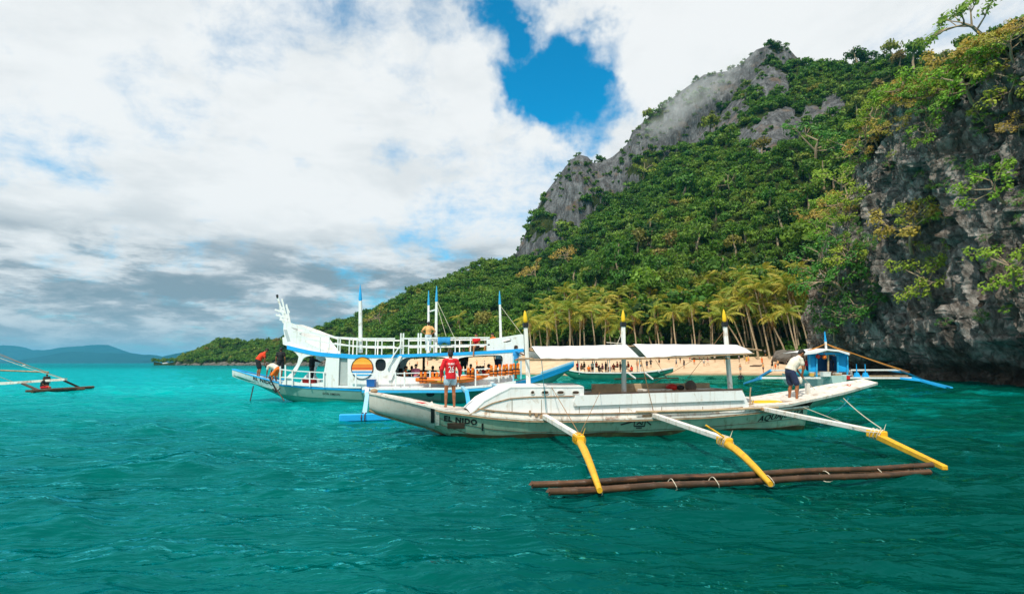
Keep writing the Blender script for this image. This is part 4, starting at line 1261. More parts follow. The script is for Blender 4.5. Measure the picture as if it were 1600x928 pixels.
# white topside strake between hull and cabin
ts = MB(); tss = [q for q in st if ML(735, 647, -1).x < q[0] < ML(1180, 645, -.9).x]
for sd in (-1, 1):
    ts.loft([[(q[0], sd * (q[1] - .02), q[2] + .02), (q[0], sd * (q[1] - .05), q[2] + .17), (q[0], sd * (q[1] - .22), q[2] + .175)] for q in tss])
ts.build("topside", white_worn, boat)
tr = MB()
for i in range(len(tss) - 1):
    a, b = tss[i], tss[i + 1]
    tr.bar((a[0], -(a[1] - .03), a[2] + .18), (b[0] + .01, -(b[1] - .03), b[2] + .18), .05, .03)
tr.build("side_batten", rust_wood, boat)
# cabin: side walls, roof over the fore part, open well behind it
CW = 1.0
wp = [ML(x, y, -CW) for x, y in ((736, 646), (757, 626.5), (778, 615), (793, 608), (798, 605), (912, 604), (912, 616.5), (1158, 609.5), (1169, 634), (1170, 646), (1000, 653), (850, 654), (760, 650))]
for sd, nm in ((-1, "cabin_side"), (1, "cabin_side")):
    pm = plate_mesh("cabin_side", [(p.x, p.z) for p in wp], (), 0.05, white_clean)
    o = link_mesh(nm, pm, boat); o.location = (0, sd * CW, 0)
rf = MB()
top = wp[:6]
rf.loft([[(p.x - .02, -CW - .04, p.z + .012), (p.x - .02, -CW * .5, p.z + .05), (p.x - .02, 0, p.z + .065), (p.x - .02, CW * .5, p.z + .05), (p.x - .02, CW + .04, p.z + .012)] for p in top])
ro = rf.build("cabin_roof", white_clean, boat)
sm = ro.modifiers.new("t", 'SOLIDIFY'); sm.thickness = .035
e1, e2 = wp[5], wp[6]
bk = MB(); bk.prism([(e1.x, -CW, e1.z), (e1.x, CW, e1.z), (e1.x, CW, .7), (e1.x, -CW, .7)], (-.04, 0, 0)); bk.build("cabin_back", brown_dark, boat)
rim = MB()
pts = [ML(x, y, -CW - .035) for x, y in ((733, 648), (748, 640), (770, 629.5), (797, 622.5), (830, 620), (912, 618.5))]
for a, b in zip(pts, pts[1:]): rim.bar(a, b, .03, .03)
rim.build("trim_strip", rust_wood, boat)
# raised side panel, coaming and ledge
pa = [ML(x, y, -CW - .03) for x, y in ((898, 617.3), (1157, 609.8), (1162, 624.8), (896, 634))]
o = link_mesh("side_panel", plate_mesh("side_panel", [(p.x, p.z) for p in pa], (), .09, white_clean), boat); o.location = (0, -CW - .05, 0)
cm = MB()
a, b = ML(912, 616, -CW), ML(1158, 609, -CW)
for sd in (-1, 1): cm.bar((a.x, sd * CW, a.z + .02), (b.x, sd * CW, b.z + .02), .14, .035)
cm.build("coaming", brown_dark, boat)
ep = MB(); q0, q1 = wp[7], wp[8]
ep.prism([(q0.x, -CW, q0.z), (q0.x, CW, q0.z), (q1.x, CW, q1.z), (q1.x, -CW, q1.z)], (.04, 0, 0)); ep.build("cabin_end", white_clean, boat)
fl = MB(); fl.box(((a.x + b.x) / 2, 0, .52), (b.x - a.x, 2 * CW - .1, .04)); fl.build("cabin_floor", wood_tan, boat)
iw = MB(); l0, l1 = ML(925, 609, CW - .3), ML(1108, 603, CW - .3)
iw.box(((l0.x + l1.x) / 2, CW - .3, 1.02), (l1.x - l0.x, .10, .74)); iw.build("inner_wall", wood_tan, boat, bevel=.01)
for k, (x0, x1) in enumerate(((1000, 1045), (1070, 1112))):
    p0, p1 = ML(x0, 600, .35), ML(x1, 598, .35)
    bn = MB(); bn.box(((p0.x + p1.x) / 2, .35, .98), (p1.x - p0.x, .5, .5)); bn.build("bench", white_worn, boat, bevel=.015)
for px, w_ in ((832, .09), (851.5, .19), (875.6, .19), (899.5, .19)):
    c = ML(px, 613, -CW - .03)
    fr = [(c.x - w_ / 2 - .015, c.z - .055), (c.x + w_ / 2 + .015, c.z - .055), (c.x + w_ / 2 + .015, c.z + .055), (c.x - w_ / 2 - .015, c.z + .055)]
    inn = [(c.x - w_ / 2, c.z - .042), (c.x + w_ / 2, c.z - .042), (c.x + w_ / 2, c.z + .042), (c.x - w_ / 2, c.z + .042)]
    ri = rounded(inn, 2)
    o = link_mesh("porthole", plate_mesh("porthole", rounded(fr, 2), [ri], .03, white_worn), boat); o.location = (0, -CW - .035, 0)
    o2 = link_mesh("pane", plate_mesh("pane", ri, (), .012, brown_dark), o); o2.location = (0, .004, 0)
for px in (800, 846, 905, 968, 1034, 1098):
    a, b = ML(px, 652, -CW - .03), ML(px, 624 if px < 900 else 635, -CW - .03)
    sm_ = MB(); sm_.bar(a, b, .014, .012, (0, 1, 0)); sm_.build("panel_seam", pmat("seam_brown", (.30, .24, .17), .8, .3), boat)  # thin brown strips for the joints between cabin panels
for px, py, w_, h_ in ((838, 648, 5, 6), (846, 651, 6, 5), (1010, 651, 14, 6), (828, 645, 3, 8)):
    a = ML(px, py, -CW - .16); sm_ = MB(); sm_.box(a, (w_ * .018, .06, h_ * .018)); sm_.build("cleat", rust_wood, boat, bevel=.01)
# long bamboo pole lashed along the side
p0, p1 = ML(994, 643.5, -1.28), ML(1216, 636.5, -1.05)
bp_ = MB(); bp_.tube([p0, p0.lerp(p1, .5) + Vector((0, 0, -.02)), p1], .035, 8); bp_.build("side_pole", wood_tan, boat, True)
# stern platform
def plat(px): return float(np.interp(px, [1160, 1235, 1317, 1371], [638.5, 631, 613, 597.5]))
def pbeam(px): return float(np.interp(px, [1160, 1235, 1330, 1371], [1.12, 1.02, .66, .30]))
pxs_ = np.linspace(1166, 1371, 24)
pr_ = []
for px in pxs_:
    b = pbeam(px); l = ML(px, plat(px), -b); pr_.append((l.x, b, l.z))
pl = MB()
pl.loft([[(s, -b, z - .075), (s, -b - .02, z), (s, b + .02, z + .10), (s, b, z - .0)] for s, b, z in pr_], closed=True, cap=True)
pl.build("stern_platform", white_worn, boat)
cuts = [0, 7, 14, 18, 23]
for a_, b_ in zip(cuts, cuts[1:]):
    pn = MB(); rows = []
    for s, b, z in pr_[a_:b_ + 1]: rows.append([(s, -b + .05, z + .012), (s, b - .05, z + .108)])
    rows[0] = [(v[0] + .02, v[1], v[2]) for v in rows[0]]; rows[-1] = [(v[0] - .02, v[1], v[2]) for v in rows[-1]]
    pn.loft(rows); o = pn.build("deck_panel", white_worn, boat)
    sm = o.modifiers.new("t", 'SOLIDIFY'); sm.thickness = .018; sm.offset = 1
ub = MB()
q = [r for r in pr_ if r[0] > ML(1258, 640, -.7).x]
for sd in (-1, 1):
    ub.loft([[(s, sd * b * .96, z - .07), (s, sd * b * .55, z - .07 - .30 * (1 - i / len(q)) ** .8), (s, 0, z - .07 - .42 * (1 - i / len(q)))] for i, (s, b, z) in enumerate(q)])
ub.build("stern_underside", hull_green, boat, True)
# mooring post and yellow hatch
c = ML(1263, 622, -.15); po = MB(); po.bar(c, c + Vector((0, 0, .48)), .13, .11); po.build("mooring_post", white_worn, boat, bevel=.012)
h0, h1 = ML(1176, 631, -.45), ML(1228, 628.5, -.35)
hm_ = MB(); hm_.loft([[(h0.x + (h1.x - h0.x) * k / 10, -.40 - .30 * math.sin(math.pi * k / 10) ** .6, h0.z + .03), (h0.x + (h1.x - h0.x) * k / 10, -.40 + .30 * math.sin(math.pi * k / 10) ** .6, h0.z + .05)] for k in range(11)])
o = hm_.build("hatch", yellow_bright, boat); o.modifiers.new("t", 'SOLIDIFY').thickness = .04
# black straps and plate on the bow, lettering
def on_hull(px0, px1, py0, py1, name, mat, thick=.02, nx=4, nz=5):
    mbx = MB(); rows = []
    for i in range(nx + 1):
        col = []
        for j in range(nz + 1):
            l = ML(px0 + (px1 - px0) * i / nx, py0 + (py1 - py0) * j / nz, -.85)
            for _ in range(3):
                yy = hull_y(tab, l.x, l.z); l = ML(px0 + (px1 - px0) * i / nx, py0 + (py1 - py0) * j / nz, -yy)
            col.append((l.x, -hull_y(tab, l.x, l.z) - .008, l.z))
        rows.append(col)
    mbx.loft(rows); o = mbx.build(name, mat, boat)
    sm = o.modifiers.new("t", 'SOLIDIFY'); sm.thickness = thick; sm.offset = 0
    return o
on_hull(673.5, 678.5, 637.5, 660, "fender_strap", black_paint, .05)
on_hull(680, 686.5, 639.5, 664, "hull_strap", white_worn, .025)
on_hull(699, 726, 660.5, 669.5, "hull_plate", brown_dark, .02)
on_hull(752.5, 755, 661.5, 672, "scupper_pipe", black_paint, .04)
def WBv(l): return BO + BA * l.x + BB * l.y + Vector((0, 0, l.z))
def hull_text(body, px, py, wpx, hpx, mat, bold, shear=0.0, tilt=0.0, spacing=1.0):
    l = ML(px, py, -.9)
    for _ in range(3): l = ML(px, py, -hull_y(tab, l.x, l.z))
    depth = at(px, py, (BO + BA * l.x + BB * l.y).y).y
    me = text_mesh(body, 1.0, bold, shear, spacing, .004)
    V = np.array([v.co[:] for v in me.vertices]); lo, hi = V.min(0), V.max(0)
    W, H = wpx / F * depth / math.cos(BANG), hpx / F * depth
    for v in me.vertices:
        x = (v.co.x - (lo[0] + hi[0]) / 2) / (hi[0] - lo[0]) * W; z = (v.co.y - (lo[1] + hi[1]) / 2) / (hi[1] - lo[1]) * H
        s = l.x + x; zz = l.z + z + tilt * x
        v.co = (s, -hull_y(tab, s, zz) - .012 + v.co.z, zz)
    me.materials.append(mat)
    return link_mesh("lettering", me, boat)
hull_text("EL NIDO", 719.5, 656.5, 49, 9.0, black_paint, .05, 0, -.125, 1.15)
hull_text("AQUAJULITA", 1221, 650, 84, 11.5, black_paint, .03, .35, .11, 1.05)
# painted emblem amidships
em = MB()
for a_, b_ in (((992, 656), (992, 666)), ((992, 666), (1009, 666)), ((1009, 656), (1009, 666)), ((996, 663), (1000, 660)), ((1000, 660), (1004, 663)), ((1005, 656), (1005, 663)), ((971, 663.5), (991, 658)), ((1011, 658), (1019, 664)), ((996, 669), (1005, 669))):
    p0 = ML(a_[0], a_[1], -1.2); p1 = ML(b_[0], b_[1], -1.2)
    em.bar((p0.x, -hull_y(tab, p0.x, p0.z) - .01, p0.z), (p1.x, -hull_y(tab, p1.x, p1.z) - .01, p1.z), .012, .035)
em.build("painted_emblem", black_paint, boat)

# masts with yellow tips
MASTS = [((826, 604), (820, 485)), ((975, 602), (973.5, 484)), ((1141, 606), (1130.5, 483))]
mast_l = []
for bpx, tpx in MASTS:
    a = ML(*bpx, 0.0); b = ML(*tpx, 0.0)
    mast_l.append((a, b))
    m_ = MB(); t0 = a.lerp(b, .775); m_.bar(a - (b - a) * .12, t0, .125, .125, (1, 0, 0), .11, .11); mo = m_.build("mast", white_paint, boat, bevel=.015)
    bd = MB(); bd.bar(t0, a.lerp(b, .835), .15, .15, (1, 0, 0)); bd.build("mast_band", black_paint, mo)
    tp = MB(); s0 = a.lerp(b, .835); tp.tube([s0, s0.lerp(b, .12), s0.lerp(b, .45), s0.lerp(b, .8), b], [.04, .066, .062, .036, .008], 8); tp.build("mast_tip", yellow_bright, mo, True)
# awning in two pieces on a frame of poles
def awn(rows, name):
    """rows: list of (c, z-sag, s_left, s_right, z_left, z_right)"""
    N = 28; mbx = MB(); rr = []
    for c, s0, s1, z0, z1, sag in rows:
        rr.append([(s0 + (s1 - s0) * k / N, c, z0 + (z1 - z0) * k / N - sag * math.sin(math.pi * k / N) + .004 * math.sin(k * 1.3 + c * 7) + (.004 * math.sin(k * 1.1) if abs(c) > .9 else 0)) for k in range(N + 1)])
    mbx.loft(rr); o = mbx.build(name, tarp_m, boat, True)
    sm = o.modifiers.new("t", 'SOLIDIFY'); sm.thickness = .012
    return o
def arow(c, l, r, sag):
    a, b = ML(*l, c), ML(*r, c)
    return (c, a.x, b.x, a.z, b.z, sag)
def mirror(r): return (-r[0],) + r[1:]
r0 = arow(0, (831, 541), (979, 538), .012); r1 = arow(-.55, (836, 549), (988, 547), .012); r2 = arow(-1.1, (845, 559.5), (999, 557.5), .015)
awn([r2, r1, r0, mirror(r1), mirror(r2)], "awning")
r0 = arow(0, (990, 537.5), (1152, 538.5), .0); r1 = arow(-.55, (1000, 547), (1166, 544.5), .02); r2 = arow(-1.1, (1011, 558.5), (1176, 551), -.02)
awn([r2, r1, r0, mirror(r1), mirror(r2)], "awning")
fp = MB()
a, b = ML(818, 545.5, 0), ML(1192, 547.5, 0)
ridge_l = a; fp.tube([ML(822, 545, 0), ML(975, 541, 0), ML(1150, 543, 0), ML(1190, 547.5, 0)], .03, 6)
for c in (-1.1, 1.1):
    l = [ML(*q, -1.1) for q in ((828, 562), (915, 562), (1000, 560), (1090, 557.5), (1178, 552.5))]
    fp.tube([(p.x, c, p.z) for p in l], .028, 6)
for px in (832, 975, 1138):
    e = ML(px, 560, -1.1); fp.tube([(e.x, -1.12, e.z), (e.x, 1.12, e.z)], .03, 6)
fp.tube([ML(822, 546, .1), ML(858, 551.5, -.4)], .04, 6)
fp.build("awning_frame", rust_wood, boat)

# outrigger: arms, lashings, bamboo floats
ARMS = [((851, 652), (906, 683, 12.0), (937, 766)), ((1021, 650), (1136, 687, 12.0), (1204, 756)), ((1196, 641), (1376, 676, 13.0), (1477, 731))]
arm_tips = []
for k, (hp_, ep_, tp_) in enumerate(ARMS):
    H = ML(*hp_, -1.15) + Vector((0, 0, .03)); E = MY(*ep_); T = to_l(at_z(tp_[0], tp_[1], .13))
    inner = H + Vector((0, 2.3, .0))
    ar = MB(); ar.bar(inner, H, .13, .11); ar.bar(H, E, .145, .125, w2=.13, h2=.105); a_o = ar.build("outrigger_arm", white_paint, boat, bevel=.012)
    dirn = (E - H).normalized()
    kn = MB(); kn.bar(E - dirn * .34 + Vector((0, 0, -.055)), E + dirn * .12 + Vector((0, 0, -.035)), .17, .17); kn.build("arm_knuckle", yellow_paint, a_o, bevel=.02)
    s0 = E - dirn * .05 + Vector((0, 0, -.10)); dr = MB()
    if k < 2:
        P = [s0 + (T - s0) * f + Vector((0, 0, .07 * math.sin(math.pi * f ** .8))) for f in (0, .12, .3, .5, .75, 1.0)]
        dr.tube(P, [.07, .08, .075, .068, .06, .045], 9)
    else:
        dr.bar(s0, T, .15, .13, w2=.10, h2=.09)
    dr.build("drop_beam", yellow_paint, a_o, k < 2, .0 if k < 2 else .012)
    la = MB()
    for f in (-.2, -.1, .0, .06):
        c = E + dirn * f
        u = Vector((0, 0, 1)); v = dirn.cross(u).normalized(); w2 = v.cross(dirn)
        la.tube([c + v * (.105 * math.cos(t_)) + w2 * (.125 * math.sin(t_) - .05) + dirn * (.03 * math.sin(t_ * 2)) for t_ in np.linspace(0, 6.28, 13)], .011, 5)
    la.tube([E + dirn * .02 + Vector((.05, 0, .02)), E + dirn * .05 + Vector((.11, 0, .20))], [.012, .004], 4)
    la.build("lashing", rope_m if k != 0 else yellow_paint, a_o)
    hb = MB(); hb.box(H + Vector((0, .05, .0)), (.26, .22, .10)); hb.build("arm_block", rust_wood, a_o, bevel=.02)
    arm_tips.append((H, E, T))
def bamboo(p0, p1, r, bow=.0, name="bamboo_float"):
    L = (p1 - p0).length; n = int(L / .42); P, Rr = [], []
    for k in range(n + 1):
        for q_, rr in ((-.03, 1.0), (0, 1.16), (.03, 1.0)):
            f = min(max((k + q_ * 2) / n, 0), 1)
            P.append(p0.lerp(p1, f) + Vector((0, 0, bow * (2 * f - 1) ** 2 - .01 * math.sin(f * 17)))); Rr.append(r * rr * (1 - .12 * f))
    b_ = MB(); b_.tube(P, Rr, 9); return b_.build(name, bamboo_m, boat, True)
Z0 = .05
bamboo(to_l(at_z(831, 757, .12)), to_l(at_z(1456, 727, .18)), .054)
bamboo(to_l(at_z(858, 768, .08)), to_l(at_z(1452, 738, .13)), .056)
bamboo(to_l(at_z(880, 763, .04)), to_l(at_z(1440, 733, .08)), .05)
fl_ = MB()
for px, py in ((1050, 757), (1115, 754), (1290, 744), (1368, 738), (1410, 734), (1418, 733), (1428, 733), (1438, 732), (935, 764), (1200, 751)):
    c = to_l(at_z(px, py, .09))
    fl_.tube([c + Vector((.02 * math.sin(t_ * 2), .16 * math.cos(t_), .09 * math.sin(t_))) for t_ in np.linspace(0, 6.28, 13)], .007, 5)
fl_.build("float_lashing", rope_m, boat)
# rigging
def rig(pts, mat, r=.009, name="rigging_line", sag=0.0, parent=None):
    P = []
    for a, b in zip(pts, pts[1:]):
        a, b = Vector(a), Vector(b)
        P += [a.lerp(b, f) + Vector((0, 0, -sag * 4 * f * (1 - f))) for f in np.linspace(0, 1, 9)]
    b_ = MB(); b_.tube(P, r, 5); return b_.build(name, mat, parent or boat)
(H1, E1, T1), (H2, E2, T2), (H3, E3, T3) = arm_tips
mtop = [a.lerp(b, .74) for a, b in mast_l]; mlow = [a.lerp(b, .42) for a, b in mast_l]
rig([ML(846, 561, -1.1), H1 + Vector((.05, 0, .05))], rope_teal, .011)
rig([ML(862, 605, -1.02), E1 + Vector((0, 0, .05))], rope_brown)
rig([ML(938, 612, -1.05), E1 + Vector((.1, .3, .03))], rope_brown, .007)
rig([ML(1001, 560, -1.1), H2 + Vector((.02, 0, .04))], rope_brown, .010)
rig([mtop[2], ML(1068, 600, .8)], rope_brown, .007)
rig([ML(1082, 563, -1.1), ML(1010, 605, .2)], rope_brown, .006)
rig([ML(1024, 562, -1.1), ML(1048, 600, 0)], rope_brown, .006)
rig([ML(1255, 636, -1.0), E3 + Vector((-.35, .05, .03)), E3 + Vector((.05, 0, .0))], rope_m, .012)
rig([ML(1318, 622, -.75), E3 + Vector((.02, 0, .10))], rope_m, .013, sag=.05)
rig([ML(1285, 611, .6), ML(1318, 628, -.8)], rope_brown, .008, sag=.02)
rig([ML(1326, 622, -.7), ML(1300, 640, -.5), ML(1270, 651, -.3)], rope_teal, .02, sag=.12)
rig([ML(1310, 619, -.7), ML(1330, 608, .1)], black_paint, .012)
rig([ML(1222, 627, -.7), ML(1265, 627, -.8), ML(1296, 620, -.75)], rope_brown, .012, sag=.0)
rig([mtop[1], ML(960, 548, -.6)], rope_m, .008); rig([mlow[1] + Vector((0, 0, .3)), ML(948, 535, -.3)], rope_m, .012)
rig([E2 + Vector((-.42, .1, .30)), E2 + Vector((-.05, 0, .05))], yellow_paint, .02, 'stick')

# ---- things lying on the boat
def bundle(name, loc, size, mat, label, cat, seed=0, group=None, rz=0):
    b_ = MB(); b_.ball((0, 0, 0), (size[0] / 2, size[1] / 2, size[2] / 2), 12, 8)
    me = b_.mesh(name, mat, True)
    for v in me.vertices:
        n_ = noise.noise_vector(v.co * 6 + Vector((seed, 0, 0))) * .22
        v.co = (v.co.x * (1 + n_.x), v.co.y * (1 + n_.y), v.co.z * (1 + n_.z) + size[2] * .42)
    o = link_mesh(name, me); o.location = loc; o.rotation_euler = (0, 0, rz)
    return tag(o, label, cat, group)
def WB(l): return BO + BA * l.x + BB * l.y + Vector((0, 0, l.z))
def on_boat(px, c, z): 
    l = ML(px, 600, c); l.z = z; return WB(l)
bundle("bag", on_boat(1050, .35, 1.2), (.42, .3, .2), red_pl, "red bag on the bench inside the white boat's open well", "bag", 1)
bundle("bag", on_boat(990, -.2, .95), (.42, .3, .26), red_pl, "small dull red bag just right of the white boat's middle mast foot", "bag", 4)
bundle("jacket", on_boat(1079, .1, 1.17), (.36, .3, .36), grey_cloth, "grey-brown jacket heaped on the bench of the white boat", "jacket", 2)
bundle("bag", on_boat(1063, .2, 1.2), (.24, .2, .18), black_paint, "black bag beside the red bag in the white boat", "bag", 3)
bundle("yellow_cloth", on_boat(805, -.62, 1.18), (.26, .2, .22), yellow_bright, "yellow cloth bundle draped on the front of the white cabin roof", "cloth", 5)
l = ML(650, 631, -.45); bundle("red_cloth", WB(Vector((l.x, -.45, l.z + .0))), (.55, .14, .07), red_pl, "red cloth lying along the grey bow's edge", "cloth", 6)
l = ML(584, 616, -.1); bundle("rope_coil", WB(Vector((l.x, 0, l.z + .03))), (.22, .16, .14), rust_wood, "brown rope knot at the tip of the grey bow", "rope", 7)
for k, (px, py) in enumerate(((1318.5, 608.5), (1327, 605))):
    c = ML(px, py, -.1); r0_ = empty("sandal", WB(c) + Vector((0, 0, .03)), BANG + .9, ("orange sandal nearer the bending man on the white stern deck", "orange sandal nearer the tip of the white stern deck")[k], "sandal", "orange sandals on the stern deck")
    so = MB(); so.loft([[(.13 * x, .048 * (1 - .35 * abs(x - .3)) * sg, z) for sg, z in ((-1, 0), (1, 0), (1, .025), (-1, .025))] for x in (-1, -.7, -.2, .3, .7, 1)], closed=True, cap=True); so.build("sole", orange_pl, r0_)
    sp = MB(); sp.tube([(.07, 0, .02), (.02, .045, .05), (-.04, .05, .02)], .012, 5); sp.tube([(.07, 0, .02), (.02, -.045, .05), (-.04, -.05, .02)], .012, 5); sp.build("strap", red_pl, r0_)
c = ML(1172, 632, -.75); an = empty("anchor", WB(c), 0.4, "rusty little anchor standing beside the yellow hatch on the white boat", "anchor")
q_ = MB(); q_.tube([(0, 0, 0), (.02, 0, .3), (.06, 0, .52)], .02, 6); q_.build("shank", rust_wood, an); q_ = MB(); q_.tube([(-.2, .05, .12), (-.1, 0, .02), (0, 0, 0), (.1, 0, .02), (.2, .05, .12)], .02, 6); q_.build("arm", rust_wood, an)
c = ML(672, 634, -.3); q_ = MB(); q_.prism([(c.x - .16, -.55, c.z - .02), (c.x + .12, -.55, c.z - .05), (c.x + .06, -.5, c.z + .12)], (0, .4, 0)); q_.build("bow_chock", white_worn, boat)

# ---- the two men on the white boat
lf = ML(703, 636.5, -.25)
red_man = person(WB(lf), BANG + .12, 'contrapposto', 0, 'red', 'denim', "person in a red jersey numbered 26 standing on the white boat's bow", None, .9, .24, .0105, 1.62 / 1.67, 1.0, 1.25)
J = POSES['contrapposto']
def shirt_text(body, z, w_, h_, root, bold):
    me = text_mesh(body, 1.0, bold, 0, 1.0, .003)
    V = np.array([v.co[:] for v in me.vertices]); lo, hi = V.min(0), V.max(0)
    sh_ = [c for c in root.children if c.name.startswith('shirt')][0]
    bv = BVHTree.FromPolygons([tuple(v.co) for v in sh_.data.vertices], [tuple(p.vertices) for p in sh_.data.polygons])
    for v in me.vertices:
        x = (v.co.x - (lo[0] + hi[0]) / 2) / (hi[0] - lo[0]) * w_; zz = z + (v.co.y - (lo[1] + hi[1]) / 2) / (hi[1] - lo[1]) * h_
        h = bv.ray_cast(Vector((x, -1, zz)), Vector((0, 1, 0)))
        v.co = (x, (h[0].y if h[0] else -.16) - .006 + v.co.z, zz)
    me.materials.append(pmat("white_print", (.8, .8, .8), .7, .03))
    link_mesh("lettering", me, sh_)
shirt_text("26", 1.115, .165, .19, red_man, .012)
shirt_text("GILBERT", 1.275, .20, .055, red_man, .012)
co_ = MB(); co_.tube([(.062 * math.cos(t_), -.012 + .06 * math.sin(t_), 1.425 + .012 * math.sin(t_)) for t_ in np.linspace(0, 6.28, 17)], .016, 6); co_.build("collar", CLOTH['white'], red_man)
lf = ML(1240, 627, -.35)
bend_man = person(WB(lf), BANG - 1.62, 'bend', 0, 'white', 'navy', "person in a cream T-shirt and navy shorts bending forward on the white boat's stern deck", None, .26, .45, .0105, 1.04, .15, 1.3)
wr = bend_man.matrix_basis @ POSES['bend']['wrr']
rig([to_l(wr + Vector((.02, .0, -.08))), ML(1247, 612, -.2), ML(1238, 629, -.3)], rope_teal, .016)
rig([to_l(wr + Vector((.05, .02, -.06))), ML(1276, 611, .4)], rope_m, .008)
ww = MB(); pw = to_l(wr); ww.ball((0, 0, -.08), (.06, .06, .12), 8, 6); rag = ww.mesh("rag", CLOTH['white'], True); o = link_mesh("rag", rag); o.location = wr + Vector((-.08, -.06, -.05)); tag(o, "white rag hanging from the bending man's hand", "rag")
# ================================================================== the big two-deck boat behind
YB = 31.0
def BL(px, py, c=-1.3):
    p = at(px, py, YB + c); return Vector((p.x, p.y - YB, p.z))
big = empty("tour_boat", (0, YB, 0), 0, "two-deck white tour boat with blue stripes, tall blue-tipped poles and a sunset disc", "boat")
shb = [(363, 577.5, .12), (372, 580, .3), (400, 589, .7), (440, 600, 1.1), (480, 604, 1.28), (560, 608, 1.35), (700, 609, 1.35), (780, 604, 1.25), (820, 593.5, 1.05), (860, 580, .6), (897, 566.5, .12)]
kb_ = [(363, 1.30), (380, 1.05), (396, .85), (420, .45), (445, .0), (470, -.35), (560, -.55), (760, -.55), (810, -.2), (840, .4), (870, 1.1), (897, 1.85)]
tbb = []
for px, py, b in shb:
    l = BL(px, py, -b); tbb.append((l.x, b, l.z, float(np.interp(px, [q[0] for q in kb_], [q[1] for q in kb_]))))
stb = interp_st(tbb, 64); rgb_ = hull_solid(stb, .5)
xbow = BL(441, 600, -1.1).x
kbow = max(i for i, q in enumerate(stb) if q[0] <= xbow)
MB().loft(rgb_).add(rgb_[0], [tuple(range(15))]).add(rgb_[-1], [tuple(range(15))]).build("hull", hull_teal, big, True)
def strip(i0, i1, f0, f1, name, mat, off=.015):
    """painted board along the hull side between fractions of its height (sheer = 0, downwards)"""
    for sd in (-1, 1):
        m_ = MB(); rows = []
        for q in stb[i0:i1]:
            col = []
            for f in (f0, (f0 + f1) / 2, f1):
                z = q[2] - f if f < 9 else q[3]
                z = max(z, q[3] + .02)
                col.append((q[0], sd * (hull_y(tbb, q[0], z, .5) + off), z))
            rows.append(col)
        m_.loft(rows); o = m_.build(name, mat, big, True)
strip(0, kbow + 1, 0.0, .42, "bow_board", white_clean)
strip(kbow, 64, 0.0, .10, "gunwale_stripe", bright_blue, .03)
strip(kbow, 40, .10, .55, "hull_band", hull_grey_teal, .012)
ist = [i for i, q in enumerate(stb) if q[0] > BL(805, 600).x][0]
strip(ist, 64, .10, .30, "stern_board", bright_blue, .02)
strip(ist + 4, 64, -.10, .03, "stern_rail_board", pale_blue, .03)
dk = MB(); dk.loft([[(q[0], -q[1] * .98, q[2] - .03), (q[0], q[1] * .98, q[2] - .03)] for q in stb]); dk.build("deck", pale_blue, big)
gw = MB()
for i in range(kbow):
    a, b = stb[i], stb[i + 1]
    for sd in (-1, 1): gw.bar((a[0], sd * a[1], a[2] + .03), (b[0] + .01, sd * b[1], b[2] + .03), .08, .05)
gw.build("bow_rail", bright_blue, big)
# side walkway standing out from the hull
x0, x1 = BL(562, 606).x, BL(815, 606).x
sw = MB()
N = 20
rows = []
for k in range(N + 1):
    px = 566 + (806 - 566) * k / N
    z = BL(px, float(np.interp(px, [566, 700, 760, 806], [605.5, 605.5, 601.5, 595])), -1.9).z
    x = BL(px, 605, -1.9).x
    rows.append([(x, -1.95, z - .11), (x, -1.95, z), (x, -1.2, z), (x, -1.2, z - .11)])
sw.loft(rows, closed=True, cap=True); sw.build("side_walkway", white_clean, big)
sb_ = MB(); sb_.loft([[(r[0][0], -1.97, r[0][2] - .02), (r[0][0], -1.97, r[0][2] - .15)] for r in rows]); o = sb_.build("walkway_stripe", sky_blue, big); o.modifiers.new("t", 'SOLIDIFY').thickness = .03
# walls with their openings
def P2(pts, c=-1.3): return [(BL(x, y, c).x, BL(x, y, c).z) for x, y in pts]
wall = [(448, 541), (462, 545.5), (480, 549), (500, 552), (530, 554.8), (560, 556.3), (600, 556), (640, 555), (720, 552), (770, 549.5), (817, 546.5), (819, 553), (811, 558), (803, 572), (802, 603), (760, 605), (620, 607), (540, 606), (500, 604), (440, 600.5), (444, 594), (456, 581), (465, 567), (467, 557), (462, 551)]
h1 = rounded([(476, 556), (503, 555.3), (510, 558.5), (509, 567), (506, 585), (503, 600), (458, 597), (456, 592), (461, 585), (470, 568)], 2)
h2 = rounded([(617, 578), (628, 561), (640, 557.6), (692, 557), (699, 561), (702, 574), (702, 589.5), (617, 590)], 2)
h3 = rounded([(712, 589.5), (711, 567), (717, 557.5), (780, 553.8), (786.5, 557.5), (784, 573), (779, 587)], 2)
hd_ = [(530.5, 557.5), (543.3, 557.8), (543.3, 602), (528.8, 602)]
hw_ = rounded([(586.5, 560.5), (603.3, 560.5), (603, 579.5), (587, 579.5)], 2)
W1 = link_mesh("side_wall", plate_mesh("side_wall", P2(wall), [P2(h) for h in (h1, h2, h3, hd_, hw_)], .07, white_clean), big); W1.location = (0, -1.3, 0)
far_hole = [(640, 558), (694, 557.5), (760, 555), (779, 556), (779, 589), (620, 590), (620, 562)]
h1f = [(476, 557), (522, 556), (522, 600), (460, 597)]
W2 = link_mesh("side_wall", plate_mesh("side_wall", P2(wall), [P2(rounded(h1f, 2)), P2(rounded(far_hole, 2))], .07, white_clean), big); W2.location = (0, 1.3, 0)
def slab(poly, name, mat, c, th):
    o = link_mesh(name, plate_mesh(name, P2(poly, c), (), th, mat), big); o.location = (0, c, 0); return o
dr_ = slab([(530.7, 557.7), (543, 558), (543, 601.5), (529, 601.5)], "door", pmat("grey_door", (.42, .45, .44), .5, .1), -1.2, .03)
slab([(585, 559), (605, 559), (605, 581), (585, 581)], "window", dark_glass, -1.2, .02)
cb = slab([(528, 556), (528.5, 603), (612, 603), (615, 560)], "cabin_bulkhead", white_clean, -1.05, .02)
